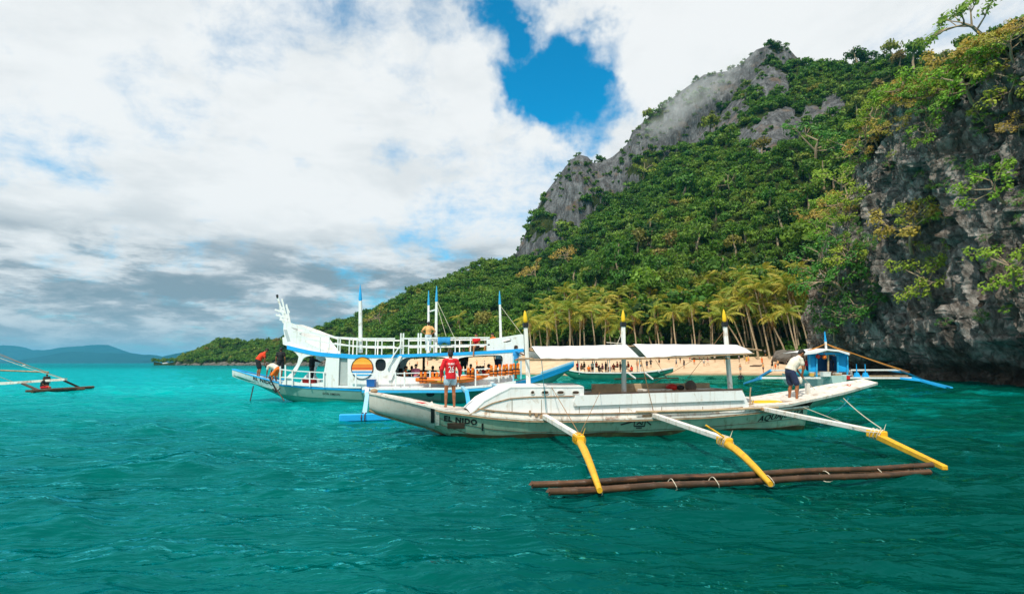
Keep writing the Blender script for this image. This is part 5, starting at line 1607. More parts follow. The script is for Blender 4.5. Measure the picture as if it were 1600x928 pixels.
cab = MB(); p = BL(612, 557); q = BL(612, 600); cab.box((p.x, -.35, (p.z + q.z) / 2), (.08, 1.5, p.z - q.z)); cab.build("cabin_bulkhead", pmat("shaded_white", (.6, .6, .58), .6, .1), big)
# decks
def deckz(px): return BL(px, float(np.interp(px, [448, 480, 500, 530, 560, 600, 640, 720, 770, 817], [540, 547.5, 551, 553.5, 555, 555, 554, 551, 548.5, 545.5])), -1.3)
ud = MB(); ud.loft([[(deckz(x).x, -1.33, deckz(x).z - .05), (deckz(x).x, -1.33, deckz(x).z), (deckz(x).x, 1.33, deckz(x).z), (deckz(x).x, 1.33, deckz(x).z - .05)] for x in np.linspace(452, 817, 40)], closed=True, cap=True)
ud.build("upper_deck", white_clean, big)
us = MB()
xs_ = np.linspace(449, 818, 50)
for sd in (-1, 1):
    pass
us.loft([[(deckz(x).x, -1.36, deckz(x).z + .03), (deckz(x).x, -1.36, deckz(x).z - .13 - .05 * (x < 560))] for x in xs_]); o = us.build("deck_stripe", bright_blue, big); sm = o.modifiers.new("t", 'SOLIDIFY'); sm.thickness = .04
us = MB(); us.loft([[(deckz(x).x, 1.36, deckz(x).z + .03), (deckz(x).x, 1.36, deckz(x).z - .13)] for x in xs_]); o = us.build("deck_stripe", bright_blue, big); sm = o.modifiers.new("t", 'SOLIDIFY'); sm.thickness = .04
# prow bulwarks of the upper deck, both sides, leaning together at the front
prow = [(442.5, 503), (452, 503.5), (462, 507), (475, 512), (492, 519), (507, 524), (507, 527.5), (490, 522.8), (472, 519.5), (467, 521), (473, 525), (483, 528), (500, 531.5), (500, 534.5), (480, 531.5), (476, 533), (486, 538), (500, 544), (512, 550), (513, 554), (500, 551.5), (480, 548), (462, 544.5), (448, 540.3), (441, 538), (440, 527), (443.5, 526), (441.5, 513)]
slot = [(453.5, 510.8), (461, 512.5), (470, 515.5), (477, 518.5), (468, 517.5), (460, 515.3)]
for c in (-1.22, 1.22):
    pm = plate_mesh("prow_bulwark", P2(prow if c < 0 else prow[:8] + prow[-9:], -1.22), [P2(slot, -1.22)] if c < 0 else [], .06, white_clean)
    xa, xb = BL(440, 520, -1.22).x, BL(520, 520, -1.22).x
    for v in pm.vertices:
        f = min(max((xb - v.co.x) / (xb - xa), 0), 1); v.co.y += (c * (1 - .55 * f * f) if c > 0 else c * (1 - .1 * f * f))
    link_mesh("prow_bulwark", pm, big)
pf = MB(); a_ = P2([(442, 504), (445, 526), (441, 538)], -1.22)
pf.loft([[(x, -1.08, z), (x - .12, -.3, z), (x, .5, z)] for x, z in a_]); o = pf.build("prow_front", white_clean, big); o.modifiers.new("t", 'SOLIDIFY').thickness = .05
pp = MB(); a_ = P2([(443.5, 515), (448, 515), (454, 533), (449, 534)], -1.16); pp.prism([(x, -1.16, z) for x, z in a_], (0, .03, 0)); pp.build("prow_panel", pmat("grey_panel", (.45, .48, .5), .5, .1), big)
# white lattice figurehead
fh = [((447, 505), (433.5, 463.5), .09), ((449, 504), (440.5, 467), .08), ((453, 504), (447.5, 475.5), .08), ((429.5, 484), (447, 489.5), .10), ((431, 492), (450, 497), .10), ((436, 481), (444, 481.5), .06), ((437, 499), (452, 502), .10), ((441, 485), (451.5, 497), .06), ((444, 505), (436, 491), .09), ((437, 481), (449, 504), .06), ((452, 489), (447, 478), .06)]
for (a_, b_, w_) in fh:
    m_ = MB(); m_.bar(BL(*a_, -.4), BL(*b_, -.4), w_ * .55, .10); m_.build("figurehead_slat", white_clean, big, bevel=.008)
tp = MB(); tp.bar(BL(434, 466, -.4), BL(432.8, 460.5, -.4), .08, .10); tp.build("figurehead_tip", black_paint, big)
# stern bulwark of the upper deck
sbw = [(762, 530), (790, 526), (815, 522), (818, 523), (819, 546), (790, 548.5), (762, 549.5)]
slt = rounded([(783, 531.5), (797, 528.5), (800, 530), (798, 534), (786, 535.5)], 2)
for c in (-1.25, 1.25):
    o = link_mesh("stern_bulwark", plate_mesh("stern_bulwark", P2(sbw, -1.25), [P2(slt, -1.25)], .06, white_clean), big); o.location = (0, c, 0)
# rails of the upper deck
for c in (-1.25, 1.25):
    top1 = [BL(x, y, -1.25) for x, y in ((507, 525), (530, 527.2), (560, 528.8), (590, 529), (617, 529))]
    top2 = [BL(x, y, -1.25) for x, y in ((626, 529), (700, 528), (765, 527.5))]
    mid1 = [BL(x, y, -1.25) for x, y in ((500, 533.5), (530, 538.5), (560, 541), (617, 541.5))]
    mid2 = [BL(x, y, -1.25) for x, y in ((626, 540.5), (700, 539.5), (765, 538.5))]
    for nm, tr_ in (("top_rail", top1), ("top_rail", top2), ("mid_rail", mid1), ("mid_rail", mid2)):
        m_ = MB()
        for a_, b_ in zip(tr_, tr_[1:]): m_.bar((a_.x, c, a_.z), (b_.x + .01, c, b_.z), .06, .075)
        m_.build(nm, white_clean, big)
    for px in ((530, 572, 614.5, 667, 711, 761) if c > 0 else (499, 513, 527, 530.5, 545, 557, 572, 586, 596, 614.5, 638, 667, 688, 711, 735, 761)):
        d_ = deckz(px); t_ = BL(px, 529 if px > 540 else 526 + (px - 500) * .06, -1.25)
        m_ = MB(); m_.bar((d_.x, c, d_.z - .02), (d_.x, c, t_.z), .055, .055, (0, 1, 0)); m_.build("rail_post", white_clean, big)
    for px in ((625.5, 629.5, 653, 657) if c < 0 else ()):
        d_ = deckz(px); t_ = BL(px, 520.5, -1.25)
        m_ = MB(); m_.bar((d_.x, c, d_.z - .02), (d_.x, c, t_.z), .075, .075, (0, 1, 0)); m_.build("ladder_post", white_clean, big)
br = MB(); br.bar(BL(604, 572, -1.5), BL(627, 537, -1.4), .09, .06); br.build("ladder_rail", white_clean, big)
br = MB(); a_ = P2([(611.5, 594), (618.5, 578), (628, 556), (624, 556), (612, 572), (606, 594)], -1.42); br.prism([(x, -1.44, z) for x, z in a_], (0, .05, 0)); br.build("ladder_board", white_clean, big)
# masts
for bx, tx_, ty_, w_, c in ((563.5, 562.8, 445, .19, -1.0), (669.5, 669.8, 454, .14, .6), (681, 682.3, 447, .15, -.6), (783, 780.5, 454.5, .15, -.2)):
    a_ = BL(bx, 551 if bx < 780 else 545, c); b_ = BL(tx_, ty_, c)
    f = .76
    m_ = MB(); t0 = a_.lerp(b_, f); m_.bar(a_, t0, w_, w_, (0, 1, 0), w_ * .8, w_ * .8); mo = m_.build("mast", white_clean, big, bevel=.015)
    m_ = MB(); m_.tube([t0, t0.lerp(b_, .1), t0.lerp(b_, .5), b_], [w_ * .42, w_ * .52, w_ * .36, .02], 8); m_.build("mast_tip", bright_blue if bx < 600 else sky_blue, mo, True)
m_ = MB(); m_.bar(BL(670, 487, .6), BL(682, 483.5, -.6), .07, .07); m_.build("mast_crossbar", white_clean, big)
for a_, b_ in (((683, 470, -.6), (710, 528, -1.2)), ((683, 478, -.6), (697, 525, -1.2)), ((782, 478, -.2), (815, 522, -.8))):
    rig([BL(*a_), BL(*b_)], rope_m, .012, "rigging_line", 0, big)
# sunset disc
Rr = BL(566, 558, -1.36).z - BL(566, 575, -1.36).z; cc_ = BL(566, 575, -1.36)
bands = [(1.0, .52, (.86, .36, .03)), (.52, .36, (.88, .44, .06)), (.36, .02, (.80, .20, .02)), (.02, -.08, (.62, .05, .02)), (-.08, -.18, (.80, .20, .02)), (-.18, -.27, (.80, .72, .66)), (-.27, -.45, (.06, .30, .62)), (-.45, -.56, (.75, .78, .80)), (-.56, -.72, (.05, .36, .66)), (-.72, -1.0, (.72, .76, .80))]
mural = None
for i, (za, zb, col) in enumerate(bands):
    n_ = 8; L_ = []; R_ = []
    for k in range(n_ + 1):
        z = zb + (za - zb) * k / n_; x = math.sqrt(max(0, 1 - z * z))
        L_.append((cc_.x - x * Rr, cc_.z + z * Rr)); R_.append((cc_.x + x * Rr, cc_.z + z * Rr))
    o = link_mesh("sunset_band", plate_mesh("sunset_band", R_ + L_[::-1], (), .02, pmat("mural_%d" % i, col, .5, .06)), big); o.location = (0, -1.36, 0)
m_ = MB(); m_.tube([(cc_.x + Rr * 1.0 * math.cos(t_), -1.37, cc_.z + Rr * 1.0 * math.sin(t_)) for t_ in np.linspace(0, 6.283, 33)], .022, 6); m_.build("disc_rim", black_paint, big)
# lower deck rails
def rail(pts, c, name="lower_rail", w_=.05):
    m_ = MB(); P_ = [BL(x, y, c) for x, y in pts]
    for a_, b_ in zip(P_, P_[1:]): m_.bar(a_, b_, w_, w_)
    m_.build(name, white_clean, big)
rail([(439, 577), (455, 579), (480, 580.5), (508, 582)], -1.4); rail([(437, 589), (470, 591), (506, 592.5)], -1.4)
for px, y0, y1 in ((438, 572, 600), (446, 570, 601), (457, 578, 603), (484, 580, 604), (506, 582, 605)):
    m_ = MB(); m_.bar(BL(px, y1, -1.4), BL(px, y0, -1.4), .06, .06, (0, 1, 0)); m_.build("rail_post", white_clean, big)
rail([(543, 583), (575, 584), (618, 583.5), (690, 581.5)], -1.75); rail([(715, 578), (770, 575.5), (800, 574)], -1.75); rail([(715, 586), (785, 584)], -1.75)
for px, y0, y1 in ((556, 583, 604), (618, 581, 604), (632, 581, 604), (672, 579, 604), (716, 577, 604), (743, 576, 603), (779.5, 572, 597), (802, 556, 596), (814, 558, 592)):
    m_ = MB(); m_.bar(BL(px, y1, -1.8), BL(px, y0, -1.8), .07, .07, (0, 1, 0)); m_.build("rail_post", white_clean if px < 800 else pale_blue, big)
bw = MB(); bw.box(((BL(615, 0).x + BL(790, 0).x) / 2, -1.15, 1.05), (BL(790, 590).x - BL(615, 590).x, .06, .55)); bw.build("seat_back", pale_blue, big)
se = MB(); se.box(((BL(615, 0).x + BL(790, 0).x) / 2, .9, .98), (BL(790, 590).x - BL(615, 590).x, .5, .35)); se.build("bench", pmat("blue_bench", (.03, .12, .28), .6, .2), big)
for k, px in enumerate((660, 706)):
    m_ = MB(); a_ = BL(px, 604, 0); b_ = BL(px, 556, 0); m_.bar((a_.x, .3, .8), (a_.x, .3, b_.z + .02), .12, .12, (0, 1, 0)); m_.build("deck_pillar", brown_dark, big)
# outriggers of the big boat
FLT = [at_z(530, 652, .12), at_z(905, 640, .12)]
fm_ = MB()
a_, b_ = [Vector((p_.x, p_.y - YB, .10)) for p_ in FLT]
fm_.bar(a_, b_, .22, .26); fm_.build("outrigger_float", bright_blue, big, bevel=.03)
def on_float(px):
    for k in np.linspace(0, 1, 200):
        q_ = a_.lerp(b_, k)
        if to_px((q_.x, q_.y + YB, q_.z))[0] >= px: return q_
    return b_
for k, (hx, hy, fx) in enumerate(((563, 606, 567.5), (716, 604, 733), (765, 600, 790))):
    H = BL(hx, hy, -1.4); T = on_float(fx); E = Vector((T.x + (H.x - T.x) * .35, T.y + (H.y - T.y) * .42, H.z - .02))
    m_ = MB(); m_.bar(H + Vector((0, 1.5, 0)), E, .17, .13); ao = m_.build("outrigger_arm", pale_blue if k else white_clean, big, bevel=.01)
    m_ = MB(); m_.bar(E + Vector((0, .15, .02)), T, .17, .13); m_.build("drop_beam", sky_blue if k else pale_blue, ao, bevel=.01)
    m_ = MB()
    for t0_ in (-.06, .06): m_.tube([T + Vector((t0_ + .0, .16 * math.cos(t_), .16 * math.sin(t_))) for t_ in np.linspace(0, 6.28, 11)], .02, 5)
    m_.build("lashing", brown_dark, ao)
# writing, anchor ropes
def big_text(body, px, py, wpx, hpx, tilt, mat, bold, shear=0.0):
    me = text_mesh(body, 1.0, bold, shear, 1.1, .004); V = np.array([v.co[:] for v in me.vertices]); lo, hi = V.min(0), V.max(0)
    l = BL(px, py, -.8)
    for _ in range(3): l = BL(px, py, -hull_y(tbb, l.x, l.z, .5))
    dep = (YB + l.y) / F
    for v in me.vertices:
        x = (v.co.x - (lo[0] + hi[0]) / 2) / (hi[0] - lo[0]) * wpx * dep; z = (v.co.y - (lo[1] + hi[1]) / 2) / (hi[1] - lo[1]) * hpx * dep
        s_, z_ = l.x + x, l.z + z + tilt * x; v.co = (s_, -hull_y(tbb, s_, z_, .5) - .035, z_)
    me.materials.append(mat); link_mesh("lettering", me, big)
big_text("EL NIDO", 411, 594.5, 36, 6.2, -.27, black_paint, .03, .2)
big_text("DON SIMEON", 518, 615.5, 27, 3.2, -.06, black_paint, .02, .1)
rig([BL(396, 603, -.7), BL(391, 626, -1.3)], black_paint, .03, "anchor_rope", 0, big)
rig([BL(420, 590, -.95), BL(432, 608, -1.2), BL(444, 626, -1.6)], brown_dark, .03, "anchor_rope", 0, big)
m_ = MB()
for a_p, b_p in (((421, 588), (432, 612)), ((426, 607), (431, 613)), ((438, 606), (431.5, 613))):
    m_.bar(BL(*a_p, -1.25), BL(*b_p, -1.25), .05, .05)
m_.build("bow_anchor", black_paint, big)
m_ = MB(); c_ = BL(672, 616, -1.4); m_.ball((c_.x, -1.36, c_.z), (.22, .03, .12), 8, 6); m_.build("hull_emblem", black_paint, big)

# ---- things on the big boat
def gp_(px, py, c): l = BL(px, py, c); return Vector((l.x, l.y + YB, l.z))
ky = empty("kayak", gp_(706, 601.5, -1.65), R(2), "long orange plastic kayak lying on the tour boat's side walkway", "kayak")
L_ = (762 - 650) / F * (YB - 1.65) / 2
rows = []
for k in range(25):
    u = k / 24 * 2 - 1
    w_ = .36 * max(.02, (1 - abs(u) ** 2.4)); hgt = .21 * (1 - .5 * abs(u) ** 3); lift = .20 * abs(u) ** 2.6 + .08 * max(u, 0) ** 2 + .14 * (u * .5 + .5)
    rows.append([(u * L_, w_ * math.cos(t_), lift + hgt + hgt * math.sin(t_) * (1.0 if math.sin(t_) < 0 else .8)) for t_ in np.linspace(0, 6.283, 15)[:-1]])
k_ = MB(); k_.loft(rows, closed=True, cap=True); k_.build("hull", orange_pl, ky, True)
for u in (-.3, .35):
    k_ = MB(); k_.tube([(u * L_ + .42 * math.cos(t_), .22 * math.sin(t_), .31 + .14 * (u * .5 + .5)) for t_ in np.linspace(0, 6.28, 15)], .025, 6); k_.build("cockpit_rim", brown_dark, ky)
k_ = MB(); k_.box((-.25 * L_, -.345, .2), (.5, .012, .05)); k_.build("sticker", CLOTH['yellow'], ky)
def vest_proto():
    bm_ = MB()
    for sd in (-1, 1):
        bm_.loft([[(sd * x, y, z) for x, y in ((.012, -.07), (.20, -.05), (.24, .02), (.19, .09), (.03, .09))] for z in (.0, .04, .22, .27)], closed=True, cap=True)
        bm_.loft([[(sd * (x + o_), y, z) for x, y in ((.03, -.065), (.17, -.045), (.20, .02), (.16, .075), (.05, .08))] for z, o_ in ((.28, -.01), (.33, 0), (.46, .01), (.54, .02), (.58, .0))], closed=True, cap=True)
    st_ = MB()
    for z in (.12, .275): st_.box((0, .01, z), (.47, .19, .03))
    pt_ = MB()
    for sd in (-1, 1): pt_.box((sd * .11, -.062, .40), (.09, .03, .035), 0)
    return bm_.mesh("foam", orange_pl, False, .03), st_.mesh("strap", black_paint), pt_.mesh("reflector", CLOTH['yellow'])
VF, VS_, VP = vest_proto()
vests = [(661, 599, "orange life vest hanging at the left end of the tour boat's rail"), (679, 599, "orange life vest hanging just left of the man in red's shoulder"), (735, 592, "orange life vest hanging right of the man in red, above the kayak"),
         (771, 588, "orange life vest hanging left of the thin rail post, fifth along the rail"), (784, 587, "orange life vest hanging right of the thin rail post, third from the stern"), (795, 586, "orange life vest second from the stern end of the tour boat's rail"), (806, 585, "orange life vest hanging nearest the tour boat's stern")]
for px, py, lab in vests:
    o = empty("life_vest", gp_(px, py, -1.82), gt.uniform(-.3, .3), lab, "life vest", "life vests hung along the tour boat's rail"); o.scale = (.92, .92, 1.0)
    link_mesh("foam", VF, o); link_mesh("strap", VS_, o); link_mesh("reflector", VP, o)
def tub(name, px, py, c, r, h, mat, lab, cat, group=None, square=False):
    o = empty(name, gp_(px, py, c), 0, lab, cat, group)
    m_ = MB()
    if square: m_.box((0, 0, h / 2), (r * 2, r * 1.6, h), 0, 1.1)
    else: m_.tube([(0, 0, 0), (0, 0, h)], [r * .85, r], 12)
    m_.build("body", mat, o, bevel=.015)
    m_ = MB()
    if square: m_.box((0, 0, h + .015), (r * 2.3, r * 1.85, .04))
    else: m_.tube([(0, 0, h - .01), (0, 0, h + .03)], [r * 1.06, r * 1.06], 12)
    m_.build("lid", mat, o)
tub("bin", 514.5, 602, -1.1, .19, .28, blue_pl, "dark blue bin beside the tour boat's door", "bin")
tub("bin", 580, 604, -1.6, .20, .34, blue_pl, "dark blue bin below the sunset disc", "bin", None, True)
tub("crate", 484, 600, -.8, .30, .26, red_pl, "red crate behind the bow rail of the tour boat", "crate", None, True)
tub("bucket", 498, 601, -.7, .12, .24, white_clean, "white bucket right of the red crate", "bucket")
for px, py, z_, lab in ((694, 534, .2, "blue towel hung over the tour boat's upper rail"),):
    c_ = gp_(px, py - 6, -1.3); m_ = MB()
    m_.loft([[(c_.x - .33 + .66 * k / 8, c_.y - .06 - .02 * math.sin(k * 1.7) + y_, c_.z + zz) for y_, zz in ((-.03, -.30 - .06 * math.sin(k * 1.1)), (-.02, -.12), (.02, .04), (.07, .04), (.08, -.2))] for k in range(9)])
    o = m_.build("towel", CLOTH['blue'], None, True); o.modifiers.new("t", 'SOLIDIFY').thickness = .015; tag(o, lab, "towel")

# ---- people on the big boat
S_ = 1.0
def stand_at(px, py, c, *a, **k): return person(gp_(px, py, c), *a, **k)
stand_at(403.5, 590.5, -.2, -1.0, 'bend', 0, 'vermilion', 'black', "person in an orange-red T-shirt and black shorts standing on the tour boat's bow", None, .3, .45, .02, 1.02)
stand_at(428, 600, -.7, 1.35, 'stoop', 0, 'white', 'orange', "person in a white shirt and orange shorts stooping over the tour boat's bow", None, .3, .5, .02, 1.0)
stand_at(437, 590, 1.0, 0.3, 'stand', 0, 'black', 'black', "person in a black shirt behind the stooping one on the tour boat's bow", None, .3, .5, .02, 1.02)
stand_at(486, 600, .3, -.9, 'reach', 0, 'black', 'black', "dark-clothed person leaning inside the tour boat's front opening", None, .9, .8, .02, 1.02)
stand_at(669, 550.5, -1.0, 0.1, 'akimbo', 1, 'peach', 'pale', "person in an orange top and long pale trousers standing on the upper deck", None, .3, .95, .02, .98)
def sit_at(px, py, c, rz, *a, **k): return person(gp_(px, py, c), rz, 'sit', *a, **k)
sit_at(745, 545, -.9, 2.6, 1, 'red', 'black', "sunbather in red sitting left on the upper deck behind the rail", None, .2, .3, .026, 1.0)
sit_at(771, 544.5, -.8, 2.2, 1, 'orange', 'black', "sunbather in orange sitting by the upper deck's stern mast", None, .2, .3, .026, 1.0)
stand_at(806, 592, -1.3, -1.3, 'reach', 0, 'blue', 'teal', "person in bright blue at the tour boat's stern ladder", None, .3, .5, .02, 1.05)
stand_at(724, 590, .4, 0.2, 'stand', 0, 'black', 'black', "person in black standing inside the tour boat just right of the man in red", None, .9, .6, .026, 1.0)
stand_at(778, 588, .5, -.4, 'stand', 1, 'pale', 'navy', "person in a pale blue top standing inside near the tour boat's stern pillar", None, .3, .5, .026, 1.0)
seat_cols = [('black', 0), ('orange', 1), ('black', 0), ('pink', 2), ('orange', 1), ('black', 0), ('red', 1), ('orange', 1), ('white', 1), ('orange', 0), ('red', 1), ('peach', 2)]
for k, px in enumerate((622, 632, 643, 650, 662, 676, 736, 744, 752, 762, 755, 690)):
    cn, sk_ = seat_cols[k]
    c = -.6 if k % 2 else .5
    o = sit_at(px, 594, c, gt.choice([0.2, 1.4, -1.4, 2.9]), sk_, cn, 'navy', "passenger in %s seated on the lower deck bench of the tour boat" % cn, "passengers seated inside the tour boat", .25, .4, .026, 1.0)
    o.location.z = 1.05 + .1 * (k % 3 == 0)

# ================================================================== green boat by the beach
YG = 74.0
gb = empty("green_boat", (0, YG, 0), 0, "green outrigger boat full of passengers close to the beach", "boat")
def GL(px, py, c=-.9): p_ = at(px, py, YG + c); return Vector((p_.x, p_.y - YG, p_.z))
tg = []
for px, py, b, zk in ((872, 573, .1, 1.2), (884, 577, .45, .6), (896, 580, .75, .0), (915, 582.5, 1.0, -.4), (960, 583, 1.1, -.5), (1000, 582.5, .9, -.3), (1030, 579.5, .5, .2), (1052, 575, .1, .9)):
    l = GL(px, py, -b); tg.append((l.x, b, l.z, zk))
sg = interp_st(tg, 30); MB().loft(hull_solid(sg)).build("hull", pmat("green_hull_paint", (.02, .22, .15), .5, .25, 1.0, (.10, .26, .20), .3, 1.0), gb, True)
m_ = MB()
for i in range(len(sg) - 1):
    for sd in (-1, 1): m_.bar((sg[i][0], sd * sg[i][1], sg[i][2] + .03), (sg[i + 1][0] + .02, sd * sg[i + 1][1], sg[i + 1][2] + .03), .12, .14)
m_.build("gunwale", white_clean, gb)
m_ = MB(); m_.loft([[(q_[0], -q_[1], q_[2] - .15), (q_[0], q_[1], q_[2] - .15)] for q_ in sg]); m_.build("deck", wood_tan, gb)
for px in (905, 929, 953, 978, 1000):
    a_ = GL(px, 583, -.8); m_ = MB(); m_.bar((a_.x, -.8, .6), (a_.x, -.8, 2.6), .09, .09, (0, 1, 0)); m_.build("roof_post", white_clean, gb)
    m_ = MB(); m_.bar((a_.x, .8, .6), (a_.x, .8, 2.6), .09, .09, (0, 1, 0)); m_.build("roof_post", white_clean, gb)
m_ = MB(); m_.loft([[(GL(x, 560).x, -1.2, 2.6), (GL(x, 560).x, 0, 2.95), (GL(x, 560).x, 1.2, 2.6)] for x in np.linspace(896, 1008, 8)]); o = m_.build("awning", tarp_m, gb); o.modifiers.new("t", 'SOLIDIFY').thickness = .03
for hx, hy, ex, ey in ((981, 582, 993, 591), (1008, 582.5, 1020, 592), (1026, 579, 1042, 589.5)):
    m_ = MB(); T = at_z(ex, ey, .15); T.y -= YG; m_.bar(GL(hx, hy, -.9), T, .14, .14); m_.build("outrigger_arm", white_clean, gb)
a_, b_ = at_z(960, 592, .1), at_z(1060, 590.5, .1); a_.y -= YG; b_.y -= YG
m_ = MB(); m_.tube([a_, b_], .09, 6); m_.build("outrigger_float", bamboo_m, gb)
gcol = ['red', 'vermilion', 'black', 'orange', 'white', 'vermilion', 'black', 'pink', 'vermilion', 'orange']
for k in range(16):
    px = 903 + 5.6 * k + gt.uniform(-1, 1)
    cn = gcol[k % 10] if px < 945 else ('vermilion' if k % 4 else 'black')
    a_ = at(px, 583, YG + gt.uniform(-.5, .6))
    person((a_.x, a_.y, .62 + (.0 if k % 4 == 0 else .35 + .25 * (k % 3))), gt.uniform(0, 6.28), 'stand' if k % 4 == 0 else 'sit', int(gt.integers(0, 3)), cn, 'black', "passenger in %s crowded aboard the green boat" % ('orange-red' if cn == 'vermilion' else cn), "passengers aboard the green boat", .25, .4, .03, .95)

# ================================================================== blue boat by the cliff, seen end-on
YC = 47.0
blb = empty("blue_boat", (at(1298, 590, YC).x, YC, 0), 0, "small bright blue outrigger boat with a white canopy in front of the cliff", "boat")
def CL(px, py, c=0.0): p_ = at(px, py, YC + c); return Vector((p_.x - blb.location.x, p_.y - YC, p_.z))
rows = []
for k in range(16):
    u = k / 15; y_ = -1.2 + 9 * u
    b_ = float(np.interp(u, [0, .3, .8, 1], [.62, .95, .9, .3])); zs = 1.0 + .25 * (u - .4) ** 2; zk = float(np.interp(u, [0, .15, .8, 1], [.25, -.3, -.3, .3]))
    rows.append([(-b_, y_, zs), (-b_ * .92, y_, zs * .5), (-b_ * .75, y_, zk + .1), (0, y_, zk), (b_ * .75, y_, zk + .1), (b_ * .92, y_, zs * .5), (b_, y_, zs)])
MB().loft(rows).add(rows[0], [tuple(range(7))]).build("hull", pmat("pale_hull_paint", (.42, .58, .55), .5, .15, 2, (.2, .4, .35), .4, 1), blb, True)
m_ = MB(); m_.loft([[(r[0][0], r[0][1], r[0][2] - .08), (r[6][0], r[6][1], r[6][2] - .08)] for r in rows]); m_.build("deck", wood_tan, blb)
for a_, b_ in ((1264, 1276), (1309, 1325)):
    p0, p1 = CL(a_, 581, .2), CL(b_, 553, .2)
    m_ = MB(); m_.box(((p0.x + p1.x) / 2, .25, (p0.z + p1.z) / 2), (p1.x - p0.x, .08, p1.z - p0.z)); m_.build("cabin_panel", bright_blue, blb, bevel=.01)
p0, p1 = CL(1276, 580, 1.5), CL(1310, 556, 1.5)
m_ = MB(); m_.box(((p0.x + p1.x) / 2, 1.6, (p0.z + p1.z) / 2), (p1.x - p0.x, .06, p1.z - p0.z)); m_.build("cabin_back", pmat("deep_blue_paint", (.006, .06, .20), .5, .2), blb)
for px in (1265, 1276, 1294, 1309, 1324):
    p0, p1 = CL(px, 589, .1), CL(px, 552, .1); m_ = MB(); m_.bar(p0, p1, .10, .10, (0, 1, 0)); m_.build("cabin_post", sky_blue if px != 1294 else wood_tan, blb)
    p0, p1 = CL(px, 589, 2.6), CL(px, 552, 2.6); m_ = MB(); m_.bar(Vector((p0.x, 2.6, 1.)), Vector((p0.x, 2.6, 2.8)), .10, .10, (0, 1, 0)); m_.build("cabin_post", sky_blue, blb)
m_ = MB(); p0, p1 = CL(1262, 552.5, .0), CL(1327, 552.5, .0); m_.bar(p0, p1, .14, .16); m_.build("roof_beam", bright_blue, blb)
cz = [CL(x, y, -.5) for x, y in ((1256, 551.5), (1275, 548.5), (1292, 545), (1310, 546.5), (1327, 551))]
m_ = MB(); m_.loft([[(p_.x, -.5, p_.z), (p_.x * .97, 1.4, p_.z + .10), (p_.x * .97, 3.2, p_.z + .05)] for p_ in cz]); m_.loft([[(p_.x, -.5, p_.z), (p_.x * 1.0, -.52, p_.z - .16 - .04 * math.sin(k * 2))] for k, p_ in enumerate(cz)])
o = m_.build("canopy", tarp_m, blb); o.modifiers.new("t", 'SOLIDIFY').thickness = .02
m0, m1 = CL(1292, 560, .9), CL(1288.5, 518, .9)
m_ = MB(); m_.bar(m0, m0.lerp(m1, .62), .13, .13, (0, 1, 0)); mo = m_.build("mast", white_clean, blb)
m_ = MB(); m_.bar(m0.lerp(m1, .62), m1, .14, .14, (0, 1, 0), .05, .05); m_.build("mast_tip", bright_blue, mo)
orope = pmat("orange_rope", (.55, .22, .03), .8, .2)
mt = m0.lerp(m1, .55)
for tx_, ty_, c, mt_ in ((1262, 547, -.4, orope), (1255, 551, .6, orope), (1410, 578, -.5, orope), (1421, 581, 1.5, orope), (1330, 553, -.2, orope), (1405, 577, 3.5, rope_brown), (1420, 583, 0, rope_brown)):
    rig([mt, CL(tx_, ty_, c)], mt_, .028, "stay_rope", .05, blb)
for (y_, l_, r_, d_) in ((590.5, (1172, 596), (1425, 590.5), -.6), (578.5, (1190, 579), (1405, 578), 4.5)):
    lz, rz_ = CL(1190 if d_ < 0 else 1205, y_ - (0 if d_ < 0 else 0), d_), CL(r_[0], r_[1], d_)
    m_ = MB(); m_.bar(lz, rz_, .15, .15); ao = m_.build("outrigger_arm", white_clean, blb, bevel=.01)
    te = at_z(1478, 605.5, .15) if d_ < 0 else at_z(1440, 592.5, .3); te = Vector((te.x - blb.location.x, te.y - YC, te.z))
    m_ = MB(); m_.bar(rz_ + Vector((-1.0, 0, -.02)), rz_ + (te - rz_) * .25, .2, .16); m_.bar(rz_, te, .20, .18, w2=.14, h2=.12); m_.build("drop_beam", bright_blue, ao)
    tl_ = at_z(1163, 599, .15) if d_ < 0 else at_z(1178, 594, .3); tl_ = Vector((tl_.x - blb.location.x, tl_.y - YC, tl_.z))
    m_ = MB(); m_.bar(lz, tl_, .20, .22, w2=.16, h2=.14); m_.build("drop_beam", bright_blue, ao)
m_ = MB(); p0, p1 = CL(1330, 587.5, .2), CL(1418, 587, .2); m_.bar(p0, p1, .16, .10); m_.build("side_plank", wood_tan, blb)
m_ = MB(); p0, p1 = CL(1187, 589.5, .0), CL(1262, 590, .0); m_.bar(p0, p1, .5, .08); m_.build("side_plank", white_worn, blb)
fa = at_z(1478, 605.5, .05); fb = at_z(1405, 590, .05)
m_ = MB(); m_.tube([Vector((fa.x - blb.location.x, fa.y - YC - .6, .06)), Vector((fb.x - blb.location.x + 4.5, fb.y - YC + 4, .06))], .10, 7); m_.build("outrigger_float", bright_blue, blb)
for px in (1339, 1352.5):
    p0, p1 = CL(px, 590, -.5), CL(px - 1, 568.5, -.5); m_ = MB(); m_.bar(p0, p1, .10, .10, (0, 1, 0), .03, .03); m_.box((p0.x, -.5, p0.z + .22), (.5, .3, .40), 0, .5); m_.build("oar_stand", bright_blue, blb)
def cth(px, py, c): l = CL(px, py, c); return Vector((l.x + blb.location.x, l.y + YC, l.z))
